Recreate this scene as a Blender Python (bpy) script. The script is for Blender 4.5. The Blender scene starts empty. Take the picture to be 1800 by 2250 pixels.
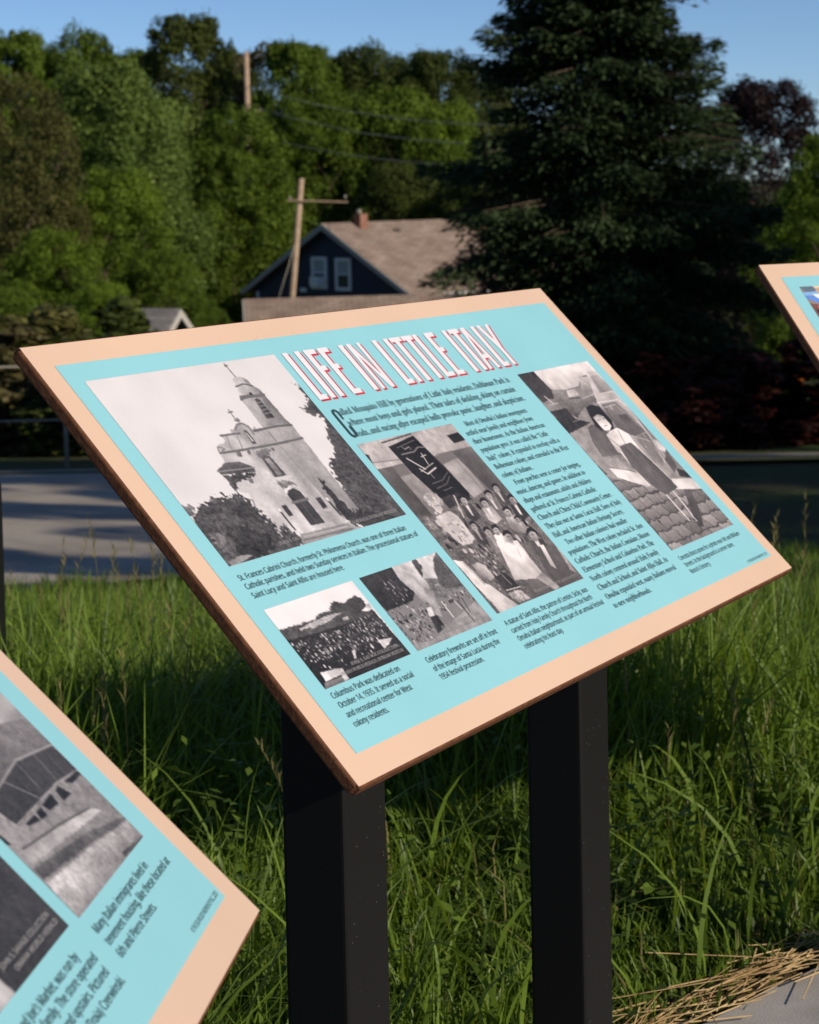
import bpy, bmesh, math, random
import numpy as np
from mathutils import Matrix, Vector

# ------------------------------------------------------------------ camera, sky, sun, exposure
SC = bpy.context.scene
COL = SC.collection
CAM = Vector((-1.9189, -1.0567, 1.2004))
YAW, PITCH, ROLL = math.radians(-59.474), math.radians(-3.132), math.radians(-1.243)
FPX, PPX, PPY = 4368.45, 900.0, 665.1            # focal length and principal point in photo pixels (1800 wide)
_f = Vector((-math.sin(YAW) * math.cos(PITCH), math.cos(YAW) * math.cos(PITCH), math.sin(PITCH)))
_r = Vector((math.cos(YAW), math.sin(YAW), 0)); _u = _r.cross(_f)
_c, _s = math.cos(ROLL), math.sin(ROLL)
RT, UP = _c * _r + _s * _u, -_s * _r + _c * _u
cam = bpy.data.cameras.new('camera'); camo = bpy.data.objects.new('camera', cam); COL.objects.link(camo)
camo.matrix_world = Matrix(((RT.x, UP.x, -_f.x, CAM.x), (RT.y, UP.y, -_f.y, CAM.y), (RT.z, UP.z, -_f.z, CAM.z), (0, 0, 0, 1)))
cam.sensor_fit = 'HORIZONTAL'; cam.sensor_width = 36; cam.lens = 36 * FPX / 1800
cam.shift_y = -(1125 - PPY) / 1800
cam.clip_start = .05; cam.clip_end = 3000
cam.dof.use_dof = True; cam.dof.focus_distance = 2.0; cam.dof.aperture_fstop = 19.5
SC.camera = camo

SUN_EL, SUN_AZ = math.radians(26.5), math.radians(187)          # azimuth clockwise from +Y
world = bpy.data.worlds.new('World'); SC.world = world; world.use_nodes = True
wn = world.node_tree; bg = wn.nodes['Background']
sky = wn.nodes.new('ShaderNodeTexSky'); sky.sky_type = 'NISHITA'; sky.sun_disc = False
sky.sun_elevation = SUN_EL; sky.sun_rotation = SUN_AZ; sky.air_density = .62; sky.dust_density = 0.1; sky.ozone_density = 4.5
wn.links.new(sky.outputs[0], bg.inputs[0]); bg.inputs[1].default_value = 0.10
sl = bpy.data.lights.new('sun', 'SUN'); sl.energy = 4.7; sl.angle = math.radians(.53); sl.color = (1, .89, .74)
so = bpy.data.objects.new('sun', sl); COL.objects.link(so)
TOSUN = Vector((math.sin(SUN_AZ) * math.cos(SUN_EL), math.cos(SUN_AZ) * math.cos(SUN_EL), math.sin(SUN_EL)))
so.rotation_euler = TOSUN.to_track_quat('Z', 'Y').to_euler(); so.location = (0, -20, 20)
vs = SC.view_settings; vs.view_transform = 'Standard'; vs.look = 'None'; vs.exposure = 0; vs.gamma = 1
cy = SC.cycles; cy.max_bounces = 6; cy.diffuse_bounces = 3; cy.glossy_bounces = 2; cy.transmission_bounces = 4
cy.transparent_max_bounces = 4; cy.caustics_reflective = False; cy.caustics_refractive = False
cy.use_denoising = True; cy.sample_clamp_indirect = 6

# ------------------------------------------------------------------ helpers
random.seed(7); RS = np.random.RandomState(11)
FWD = Vector((-math.sin(YAW), math.cos(YAW), 0)); LAT = Vector((math.cos(YAW), math.sin(YAW), 0))

def at(px, py, d):
    """world point seen at photo pixel (px, py), d metres ahead of the camera measured on the ground"""
    v = _f + RT * ((px - PPX) / FPX) + UP * (-(py - PPY) / FPX)
    return CAM + v * (d / v.dot(FWD))

def dr(d, r, z=0.0):
    p = CAM + FWD * d + LAT * r; return Vector((p.x, p.y, z))

KD = [-200, 4.6, 9.5, 11.5, 18, 22, 30, 45, 60, 85, 110, 160, 260, 900]
KZ = [0, 0, -.70, -.92, -1.30, -1.62, -2.5, -3.3, -4.6, -6.2, -6.5, -3.0, 1.0, 4.0]
def zd(d): return np.interp(d, KD, KZ)
def zg(x, y): return float(zd((x - CAM.x) * FWD.x + (y - CAM.y) * FWD.y))

def put(o, parent=None):
    COL.objects.link(o)
    if parent is not None: o.parent = parent
    return o
def tag(o, label=None, cat=None, group=None, kind=None):
    if label: o['label'] = label
    if cat: o['category'] = cat
    if group: o['group'] = group
    if kind: o['kind'] = kind
    return o
def thing(name, label, cat, loc=(0, 0, 0), rz=0.0, group=None):
    o = bpy.data.objects.new(name, None); o.empty_display_size = .2; o.location = loc; o.rotation_euler = (0, 0, rz)
    put(o); return tag(o, label, cat, group)
def mesh_np(name, v, f, mats, smooth=False):
    """mesh from numpy vertices (n,3) and faces (m,k)"""
    me = bpy.data.meshes.new(name); v = np.asarray(v, np.float32); f = np.asarray(f, np.int32)
    me.vertices.add(len(v)); me.vertices.foreach_set('co', v.ravel())
    k = f.shape[1]; me.loops.add(f.size); me.loops.foreach_set('vertex_index', f.ravel())
    me.polygons.add(len(f)); me.polygons.foreach_set('loop_start', np.arange(0, f.size, k, dtype=np.int32))
    if smooth: me.polygons.foreach_set('use_smooth', np.ones(len(f), bool))
    me.update(calc_edges=True)
    for m in (mats if isinstance(mats, (list, tuple)) else [mats]): me.materials.append(m)
    return me
def vcol(me, name, rgb):
    a = me.color_attributes.new(name, 'FLOAT_COLOR', 'POINT'); c = np.ones((len(me.vertices), 4), np.float32); c[:, :3] = rgb
    a.data.foreach_set('color', c.ravel())
def obj(name, me, parent=None): return put(bpy.data.objects.new(name, me), parent)
def bm_obj(name, bm, m, parent=None, smooth=False):
    me = bpy.data.meshes.new(name); bm.normal_update(); bm.to_mesh(me); bm.free()
    if smooth:
        for p in me.polygons: p.use_smooth = True
    me.materials.append(m); return obj(name, me, parent)
def box_bm(cx, cy_, cz, sx, sy, sz, bev=0.0, seg=2, bm=None):
    b = bmesh.new(); bmesh.ops.create_cube(b, size=1)
    bmesh.ops.scale(b, vec=(sx, sy, sz), verts=b.verts)
    if bev: bmesh.ops.bevel(b, geom=b.edges[:], offset=bev, segments=seg, affect='EDGES', profile=.6)
    bmesh.ops.translate(b, vec=(cx, cy_, cz), verts=b.verts)
    if bm is None: return b
    tmp = bpy.data.meshes.new('t'); b.to_mesh(tmp); b.free(); bm.from_mesh(tmp); bpy.data.meshes.remove(tmp); return bm
def tube(pts, rads, n=8):
    """closed tapered tube through pts as (verts, quads)"""
    P = [Vector(p) for p in pts]; V = []; F = []
    for i, p in enumerate(P):
        d = (P[min(i + 1, len(P) - 1)] - P[max(i - 1, 0)]).normalized()
        a = d.cross(Vector((0, 0, 1)) if abs(d.z) < .9 else Vector((1, 0, 0))).normalized(); b = d.cross(a)
        for k in range(n):
            t = 2 * math.pi * k / n; V.append(p + (a * math.cos(t) + b * math.sin(t)) * rads[i])
    for i in range(len(P) - 1):
        for k in range(n): F.append((i * n + k, i * n + (k + 1) % n, (i + 1) * n + (k + 1) % n, (i + 1) * n + k))
    return V, F
def tube_obj(name, pts, rads, m, parent=None, n=8):
    V, F = tube(pts, rads, n); me = bpy.data.meshes.new(name); q = [tuple(range(n - 1, -1, -1)), tuple(range(len(V) - n, len(V)))]
    me.from_pydata([tuple(v) for v in V], [], F + q); me.materials.append(m)
    for p in me.polygons: p.use_smooth = len(p.vertices) == 4
    return obj(name, me, parent)
def copy_tree(o, parent=None):
    c = o.copy(); COL.objects.link(c); c.parent = parent
    for ch in o.children: copy_tree(ch, c)
    return c

# ------------------------------------------------------------------ materials
def mat(name, col, rough=.6, spec=.4, var=0.0, scale=5.0, col2=None, bump=0.0, bscale=40.0, coat=0.0, smudge=0.0):
    m = bpy.data.materials.new(name); m.use_nodes = True; t = m.node_tree; b = t.nodes['Principled BSDF']
    b.inputs['Base Color'].default_value = (*col, 1); b.inputs['Roughness'].default_value = rough
    b.inputs['Specular IOR Level'].default_value = spec
    if coat: b.inputs['Coat Weight'].default_value = coat
    tc = t.nodes.new('ShaderNodeTexCoord')
    if var or col2:
        n = t.nodes.new('ShaderNodeTexNoise'); n.inputs['Scale'].default_value = scale; n.inputs['Detail'].default_value = 6
        t.links.new(tc.outputs['Object'], n.inputs['Vector'])
        mx = t.nodes.new('ShaderNodeMix'); mx.data_type = 'RGBA'
        rp = t.nodes.new('ShaderNodeValToRGB'); rp.color_ramp.elements[0].position = .35; rp.color_ramp.elements[1].position = .65
        t.links.new(n.outputs['Fac'], rp.inputs[0]); t.links.new(rp.outputs[0], mx.inputs[0])
        c2 = col2 or tuple(min(1, c * (1 + var)) for c in col); c1 = col if col2 else tuple(c * (1 - var) for c in col)
        mx.inputs[6].default_value = (*c1, 1); mx.inputs[7].default_value = (*c2, 1)
        t.links.new(mx.outputs[2], b.inputs['Base Color'])
    if bump:
        n2 = t.nodes.new('ShaderNodeTexNoise'); n2.inputs['Scale'].default_value = bscale; n2.inputs['Detail'].default_value = 4
        t.links.new(tc.outputs['Object'], n2.inputs['Vector'])
        bp = t.nodes.new('ShaderNodeBump'); bp.inputs['Strength'].default_value = bump; bp.inputs['Distance'].default_value = .02
        t.links.new(n2.outputs['Fac'], bp.inputs['Height']); t.links.new(bp.outputs[0], b.inputs['Normal'])
    if smudge:
        n3 = t.nodes.new('ShaderNodeTexNoise'); n3.inputs['Scale'].default_value = 7; n3.inputs['Detail'].default_value = 8; n3.inputs['Roughness'].default_value = .7
        t.links.new(tc.outputs['Object'], n3.inputs['Vector'])
        mr = t.nodes.new('ShaderNodeMapRange'); mr.inputs['From Min'].default_value = .3; mr.inputs['From Max'].default_value = .7
        mr.inputs['To Min'].default_value = rough - smudge; mr.inputs['To Max'].default_value = rough + smudge
        t.links.new(n3.outputs['Fac'], mr.inputs['Value']); t.links.new(mr.outputs[0], b.inputs['Roughness'])
    return m

def leaf_mat(name, dark, light, transl=.35, rough=.55, attr='tone', spec=.10):
    """leaf: colour runs dark..light by the leaf's own random tone; part of the light passes through"""
    m = bpy.data.materials.new(name); m.use_nodes = True; t = m.node_tree; b = t.nodes['Principled BSDF']; out = t.nodes['Material Output']
    a = t.nodes.new('ShaderNodeAttribute'); a.attribute_name = attr
    sp = t.nodes.new('ShaderNodeSeparateColor'); t.links.new(a.outputs['Color'], sp.inputs[0])
    oi = t.nodes.new('ShaderNodeObjectInfo')
    ad = t.nodes.new('ShaderNodeMath'); ad.operation = 'MULTIPLY_ADD'; ad.inputs[1].default_value = .3
    t.links.new(oi.outputs['Random'], ad.inputs[0]); 
    s2 = t.nodes.new('ShaderNodeMath'); s2.operation = 'SUBTRACT'; s2.inputs[1].default_value = .15; t.links.new(sp.outputs[0], s2.inputs[0])
    t.links.new(s2.outputs[0], ad.inputs[2])
    mx = t.nodes.new('ShaderNodeMix'); mx.data_type = 'RGBA'; mx.inputs[6].default_value = (*dark, 1); mx.inputs[7].default_value = (*light, 1)
    t.links.new(ad.outputs[0], mx.inputs[0]); t.links.new(mx.outputs[2], b.inputs['Base Color'])
    b.inputs['Roughness'].default_value = rough; b.inputs['Specular IOR Level'].default_value = spec
    tr = t.nodes.new('ShaderNodeBsdfTranslucent')
    hs = t.nodes.new('ShaderNodeHueSaturation'); hs.inputs['Hue'].default_value = .485; hs.inputs['Value'].default_value = 1.5; hs.inputs['Saturation'].default_value = 1.1
    t.links.new(mx.outputs[2], hs.inputs['Color']); t.links.new(hs.outputs[0], tr.inputs[0])
    ms = t.nodes.new('ShaderNodeMixShader'); ms.inputs[0].default_value = transl
    t.links.new(b.outputs[0], ms.inputs[1]); t.links.new(tr.outputs[0], ms.inputs[2]); t.links.new(ms.outputs[0], out.inputs[0])
    return m

def attr_mat(name, attr='print', rough=.45, spec=.4):
    m = bpy.data.materials.new(name); m.use_nodes = True; t = m.node_tree; b = t.nodes['Principled BSDF']
    a = t.nodes.new('ShaderNodeAttribute'); a.attribute_name = attr; t.links.new(a.outputs['Color'], b.inputs['Base Color'])
    b.inputs['Roughness'].default_value = rough; b.inputs['Specular IOR Level'].default_value = spec
    return m

def powder_coat(name):
    """black powder coat with sun glints painted in as scattered pale specks, over a fine bump"""
    m = bpy.data.materials.new(name); m.use_nodes = True; t = m.node_tree; b = t.nodes['Principled BSDF']
    tc = t.nodes.new('ShaderNodeTexCoord'); v = t.nodes.new('ShaderNodeTexVoronoi'); v.inputs['Scale'].default_value = 260
    t.links.new(tc.outputs['Object'], v.inputs['Vector'])
    r = t.nodes.new('ShaderNodeValToRGB'); r.color_ramp.elements[0].color = (1, 1, 1, 1); r.color_ramp.elements[1].color = (0, 0, 0, 1)
    r.color_ramp.elements[0].position = .16; r.color_ramp.elements[1].position = .22
    t.links.new(v.outputs['Distance'], r.inputs[0])
    sc = t.nodes.new('ShaderNodeSeparateColor'); t.links.new(v.outputs['Color'], sc.inputs[0])
    g = t.nodes.new('ShaderNodeMath'); g.operation = 'GREATER_THAN'; g.inputs[1].default_value = .968; t.links.new(sc.outputs[0], g.inputs[0])
    mu = t.nodes.new('ShaderNodeMath'); mu.operation = 'MULTIPLY'; t.links.new(g.outputs[0], mu.inputs[0]); t.links.new(r.outputs[0], mu.inputs[1])
    mx = t.nodes.new('ShaderNodeMix'); mx.data_type = 'RGBA'; mx.inputs[6].default_value = (.0065, .006, .0058, 1); mx.inputs[7].default_value = (.075, .07, .063, 1)  # pale specks put sun glints into the base colour
    t.links.new(mu.outputs[0], mx.inputs[0]); t.links.new(mx.outputs[2], b.inputs['Base Color'])
    n = t.nodes.new('ShaderNodeTexNoise'); n.inputs['Scale'].default_value = 700; t.links.new(tc.outputs['Object'], n.inputs['Vector'])
    bp = t.nodes.new('ShaderNodeBump'); bp.inputs['Strength'].default_value = .25; bp.inputs['Distance'].default_value = .001
    t.links.new(n.outputs['Fac'], bp.inputs['Height']); t.links.new(bp.outputs[0], b.inputs['Normal'])
    b.inputs['Roughness'].default_value = .55; b.inputs['Specular IOR Level'].default_value = .2
    return m

M = {}
M['peach'] = mat('peach_laminate', (.645, .45, .33), .40, .45, var=.03, scale=3, smudge=.13)
M['blue'] = mat('blue_print', (.25, .54, .605), .40, .45, var=.03, scale=3, smudge=.13)
M['core'] = mat('brown_phenolic_core', (.095, .038, .018), .7, .15, col2=(.15, .063, .03), scale=140, bump=.1, bscale=300)
M['black'] = powder_coat('black_powder_coat')
M['print'] = attr_mat('photo_print')
M['ink'] = mat('dark_ink', (.035, .066, .076), .5, .3)
M['inkw'] = mat('white_ink', (.68, .65, .69), .45, .3)
M['inkr'] = mat('red_ink', (.50, .030, .048), .45, .3)
M['inkg'] = mat('grey_ink', (.34, .33, .34), .45, .3)
M['concrete'] = mat('pale_concrete', (.28, .262, .245), .85, .2, col2=(.37, .35, .33), scale=9, bump=.10, bscale=220)
M['soil'] = mat('brown_soil_and_thatch', (.045, .030, .018), .95, .1, col2=(.10, .070, .036), scale=30, bump=.6, bscale=60)
M['asphalt'] = mat('worn_asphalt', (.29, .250, .205), .9, .15, col2=(.38, .33, .275), scale=1.2, bump=.3, bscale=90)
M['kerb'] = mat('kerb_concrete', (.215, .18, .14), .9, .2, var=.15, scale=3)
M['wood'] = mat('weathered_pole_wood', (.30, .21, .14), .85, .2, col2=(.40, .29, .20), scale=6)
M['wire'] = mat('weathered_cable', (.42, .38, .28), .7, .3)
M['galv'] = mat('galvanised_pipe', (.22, .20, .165), .5, .4, var=.1)
M['bark'] = mat('bark', (.075, .055, .040), .9, .1, col2=(.12, .09, .065), scale=14, bump=.5, bscale=30)

# ------------------------------------------------------------------ the setting: ground, road, plaza
def ground_mat():
    m = bpy.data.materials.new('rough_ground'); m.use_nodes = True; t = m.node_tree; b = t.nodes['Principled BSDF']
    tc = t.nodes.new('ShaderNodeTexCoord')
    def noise(s, d=6):
        n = t.nodes.new('ShaderNodeTexNoise'); n.inputs['Scale'].default_value = s; n.inputs['Detail'].default_value = d
        t.links.new(tc.outputs['Object'], n.inputs['Vector']); return n
    def ramp(n, a, c):
        r = t.nodes.new('ShaderNodeValToRGB'); r.color_ramp.elements[0].position = a; r.color_ramp.elements[1].position = c
        t.links.new(n.outputs['Fac'], r.inputs[0]); return r
    a = ramp(noise(.35), .42, .60); c = ramp(noise(7), .35, .65)
    m1 = t.nodes.new('ShaderNodeMix'); m1.data_type = 'RGBA'; m1.inputs[6].default_value = (.030, .050, .014, 1); m1.inputs[7].default_value = (.062, .095, .024, 1)
    t.links.new(c.outputs[0], m1.inputs[0])
    m2 = t.nodes.new('ShaderNodeMix'); m2.data_type = 'RGBA'; m2.inputs[7].default_value = (.070, .062, .030, 1)
    t.links.new(m1.outputs[2], m2.inputs[6]); t.links.new(a.outputs[0], m2.inputs[0]); t.links.new(m2.outputs[2], b.inputs['Base Color'])
    bp = t.nodes.new('ShaderNodeBump'); bp.inputs['Strength'].default_value = .8; bp.inputs['Distance'].default_value = .05
    t.links.new(noise(25).outputs['Fac'], bp.inputs['Height']); t.links.new(bp.outputs[0], b.inputs['Normal'])
    b.inputs['Roughness'].default_value = .95; b.inputs['Specular IOR Level'].default_value = .1
    return m
M['ground'] = ground_mat()
def drape(name, d, r, lift, m, smooth=True):
    """sheet over the terrain through the (n,k) grids d, r of distance ahead and to the right"""
    n, k = d.shape; x = CAM.x + FWD.x * d + LAT.x * r; y = CAM.y + FWD.y * d + LAT.y * r
    v = np.stack([x, y, zd(d) + lift], -1).reshape(-1, 3)
    i = np.arange(n * k).reshape(n, k); f = np.stack([i[:-1, :-1], i[:-1, 1:], i[1:, 1:], i[1:, :-1]], -1).reshape(-1, 4)
    return obj(name, mesh_np(name, v, f, m, smooth))
gd = np.unique(np.concatenate([np.linspace(-120, 0, 14), np.linspace(0, 4.6, 12), np.linspace(4.6, 30, 90), np.linspace(30, 120, 60), np.linspace(120, 900, 40)]))
gr = np.unique(np.concatenate([np.linspace(-500, -30, 24), np.linspace(-30, 30, 80), np.linspace(30, 500, 24)]))
tag(drape('ground', *np.meshgrid(gd, gr, indexing='ij'), -.035, M['ground']), kind='structure')

def band(name, rr, near, far, n, lift, m):
    t = np.linspace(0, 1, n)[:, None]; d = near[None, :] * (1 - t) + far[None, :] * t
    return tag(drape(name, d, np.repeat(rr[None, :], n, 0), lift, m), kind='structure')
rr = np.unique(np.concatenate([np.linspace(-45, -4, 20), np.linspace(-4, 4, 60), np.linspace(4, 40, 20)]))
r_near = np.interp(rr, [-45, -2.2, -1.0, 0, 40], [7.5, 9.75, 10.95, 11.15, 12.0]); r_far = np.interp(rr, [-45, -.5, 1.2, 2, 40], [18.6, 18.2, 14, 11.75, 12.7])
rk = rr < 1.3; band('road', rr[rk], r_near[rk], r_far[rk], 26, .012, M['asphalt'])
band('kerb', rr[rr < -.7], r_near[rr < -.7] - .55, r_near[rr < -.7] - .02, 5, .03, M['kerb'])
band('gutter', rr[rr < -.6], r_far[rr < -.6] + .02, r_far[rr < -.6] + .40, 4, .03, M['kerb'])
s_r = np.linspace(.4, 20, 60)
band('sidewalk', s_r, 18.1 + 0 * s_r, 18.75 + 0 * s_r, 5, .03, M['kerb'])

# round concrete plaza the signs stand on: wedge slabs with open joints
PC, PRAD = Vector((0, -3.0)), 3.10
plaza = thing('plaza', None, None, (PC.x, PC.y, 0)); tag(plaza, kind='structure')
def slab(a0, a1, r0, r1, top=0.0, th=.12):
    n = 10; V = []; F = []
    for z in (top - th, top):
        for rad in (r0, r1):
            for k in range(n + 1):
                a = a0 + (a1 - a0) * k / n; V.append((rad * math.cos(a), rad * math.sin(a), z))
    N = n + 1
    for k in range(n):
        F.append((2 * N + k, 2 * N + k + 1, 3 * N + k + 1, 3 * N + k)); F.append((N + k, N + k + 1, 3 * N + k + 1, 3 * N + k)); F.append((k, k + 1, 2 * N + k + 1, 2 * N + k))
    F.append((0, N, 3 * N, 2 * N)); F.append((n, N + n, 3 * N + n, 2 * N + n))
    me = bpy.data.meshes.new('slab'); me.from_pydata(V, [], F); me.materials.append(M['concrete']); return me
for k in range(8):
    a = k * math.pi / 4 + .2; g = .004
    obj('slab', slab(a + g / PRAD, a + math.pi / 4 - g / PRAD, 1.60, PRAD), plaza)
    obj('slab', slab(a + g / 1.5, a + math.pi / 4 - g / 1.5, .02, 1.59), plaza)

# ------------------------------------------------------------------ printed pictures (flat print on the signs)
def value_noise(rs, h, w, cells):
    gh = max(2, int(cells * h / max(h, w)) + 2); gw = max(2, int(cells * w / max(h, w)) + 2)
    g = rs.rand(gh + 1, gw + 1)
    y = np.linspace(0, gh - 1.001, h); x = np.linspace(0, gw - 1.001, w)
    yi = y.astype(int); xi = x.astype(int); fy = (y - yi)[:, None]; fx = (x - xi)[None, :]
    a = g[yi][:, xi]; b = g[yi][:, xi + 1]; c = g[yi + 1][:, xi]; d = g[yi + 1][:, xi + 1]
    return (a * (1 - fx) + b * fx) * (1 - fy) + (c * (1 - fx) + d * fx) * fy

def in_poly(X, Y, pts):
    m = np.zeros(X.shape, bool); n = len(pts)
    for i in range(n):
        x0, y0 = pts[i]; x1, y1 = pts[(i + 1) % n]
        if y0 == y1: continue
        c = (Y > min(y0, y1)) & (Y <= max(y0, y1))
        m ^= c & (X < (x1 - x0) * (Y - y0) / (y1 - y0) + x0)
    return m

def paint(ops, w, h, base, seed):
    """grey halftone picture of the printed photograph, w x h samples (drawn at twice that and averaged)"""
    rs = np.random.RandomState(seed); W2, H2 = w * 2, h * 2
    yy, xx = np.mgrid[0:H2, 0:W2]; X = (xx + .5) / W2 * 1000; Y = (yy + .5) / H2 * 1000
    asp = h / w
    img = np.full((H2, W2), base) + (value_noise(rs, H2, W2, 6) - .5) * .05 + (value_noise(rs, H2, W2, 14) - .5) * .03
    n1 = value_noise(rs, H2, W2, 42) - .5; n2 = value_noise(rs, H2, W2, 90) - .5; n3 = value_noise(rs, H2, W2, 160) - .5
    wx = n2 + n3; wy = value_noise(rs, H2, W2, 80) + value_noise(rs, H2, W2, 170) - 1
    soft = .6 * (value_noise(rs, H2, W2, 12) - .5) + .7 * (value_noise(rs, H2, W2, 28) - .5)
    fine = .35 * n1 + .5 * n2 + .8 * n3
    def box(x0, y0, x1, y1, pad):
        a = int(max(0, (x0 - pad) / 1000 * W2)); b = int(min(W2, (x1 + pad) / 1000 * W2 + 1))
        c = int(max(0, (y0 - pad) / 1000 * H2)); d = int(min(H2, (y1 + pad) / 1000 * H2 + 1))
        return slice(c, max(c, d)), slice(a, max(a, b))
    def fill(pts, g, noise, warp):
        xs = [p[0] for p in pts]; ys = [p[1] for p in pts]
        s = box(min(xs), min(ys), max(xs), max(ys), warp * 2 + 2)
        if img[s].size == 0: return
        m = in_poly(X[s] + wx[s] * warp * 1.6, Y[s] + wy[s] * warp * 1.6 / asp, pts)
        gx, gy = rs.normal(0, .10, 2); ex = max(max(xs) - min(xs), 1); ey = max(max(ys) - min(ys), 1)
        grad = 1 + gx * ((X[s] - min(xs)) / ex - .5) * 2 + (gy - .06) * ((Y[s] - min(ys)) / ey - .5) * 2
        sub = img[s]; sub[m] = (g * grad * (1 + noise * 1.1 * fine[s]) * (1 + .30 * soft[s]))[m]
    for op in ops:
        q = op[-1]; pts = [(q[i], q[i + 1]) for i in range(0, len(q), 2)]
        if op[0] == 'p': fill(pts, op[1], op[2], op[3])
        elif op[0] == 'l':
            hw = op[2] * .5
            for (x0, y0), (x1, y1) in zip(pts[:-1], pts[1:]):
                s = box(min(x0, x1), min(y0, y1), max(x0, x1), max(y0, y1), hw + 4)
                if img[s].size == 0: continue
                ax = X[s] - x0; ay = (Y[s] - y0) * asp; dx = x1 - x0; dy = (y1 - y0) * asp
                t = np.clip((ax * dx + ay * dy) / (dx * dx + dy * dy + 1e-6), 0, 1)
                d2 = (ax - t * dx) ** 2 + (ay - t * dy) ** 2
                img[s][d2 < hw * hw] = op[1]
        elif op[0] == 'b':                                      # rows of paving bricks: op = ('b', grey, rows, per row, polygon)
            m = in_poly(X, Y, pts); y0 = min(p[1] for p in pts); y1 = max(p[1] for p in pts)
            t = np.clip((Y - y0) / (y1 - y0), 0, 1) ** .75 * op[2] + n1 * .35; row = np.floor(t); fr = t - row
            c = X / 1000 * op[3] * (1.5 - .5 * (Y - y0) / (y1 - y0)) + (row % 2) * .5 + n1 * .3; ci = np.floor(c); cf = c - ci
            tone = op[1] * (.82 + .36 * ((np.sin(row * 12.9898 + ci * 78.233) * 43758.5453) % 1)) * (1 + .22 * fine)
            joint = (fr < .14) | (cf < .07); img[m] = np.where(joint, op[1] * .55, tone * (1.12 - .25 * fr))[m]
        else:
            lo, hi, size, n = op[1:5]; xs = [p[0] for p in pts]; ys = [p[1] for p in pts]
            k = 0
            while k < n:
                cx = rs.uniform(min(xs), max(xs)); cy = rs.uniform(min(ys), max(ys)); k += 1
                if not in_poly(np.array([cx]), np.array([cy]), pts)[0]: continue
                r = size * rs.uniform(.35, 1.0); ry = r / asp * rs.uniform(.8, 1.9); g = lo + (hi - lo) * rs.rand() ** 1.6
                s = box(cx - r, cy - ry, cx + r, cy + ry, 1)
                if img[s].size: img[s][((X[s] - cx) / r) ** 2 + ((Y[s] - cy) / ry) ** 2 < 1] = g
    for ax in (0, 1):
        for _ in range(1): img = (np.roll(img, 1, ax) + 2 * img + np.roll(img, -1, ax)) / 4
    img += (rs.normal(0, .05, img.shape) + n3 * .06) * (1.05 - img)
    return np.clip(img.reshape(h, 2, w, 2).mean((1, 3)), .05, .95)

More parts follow.
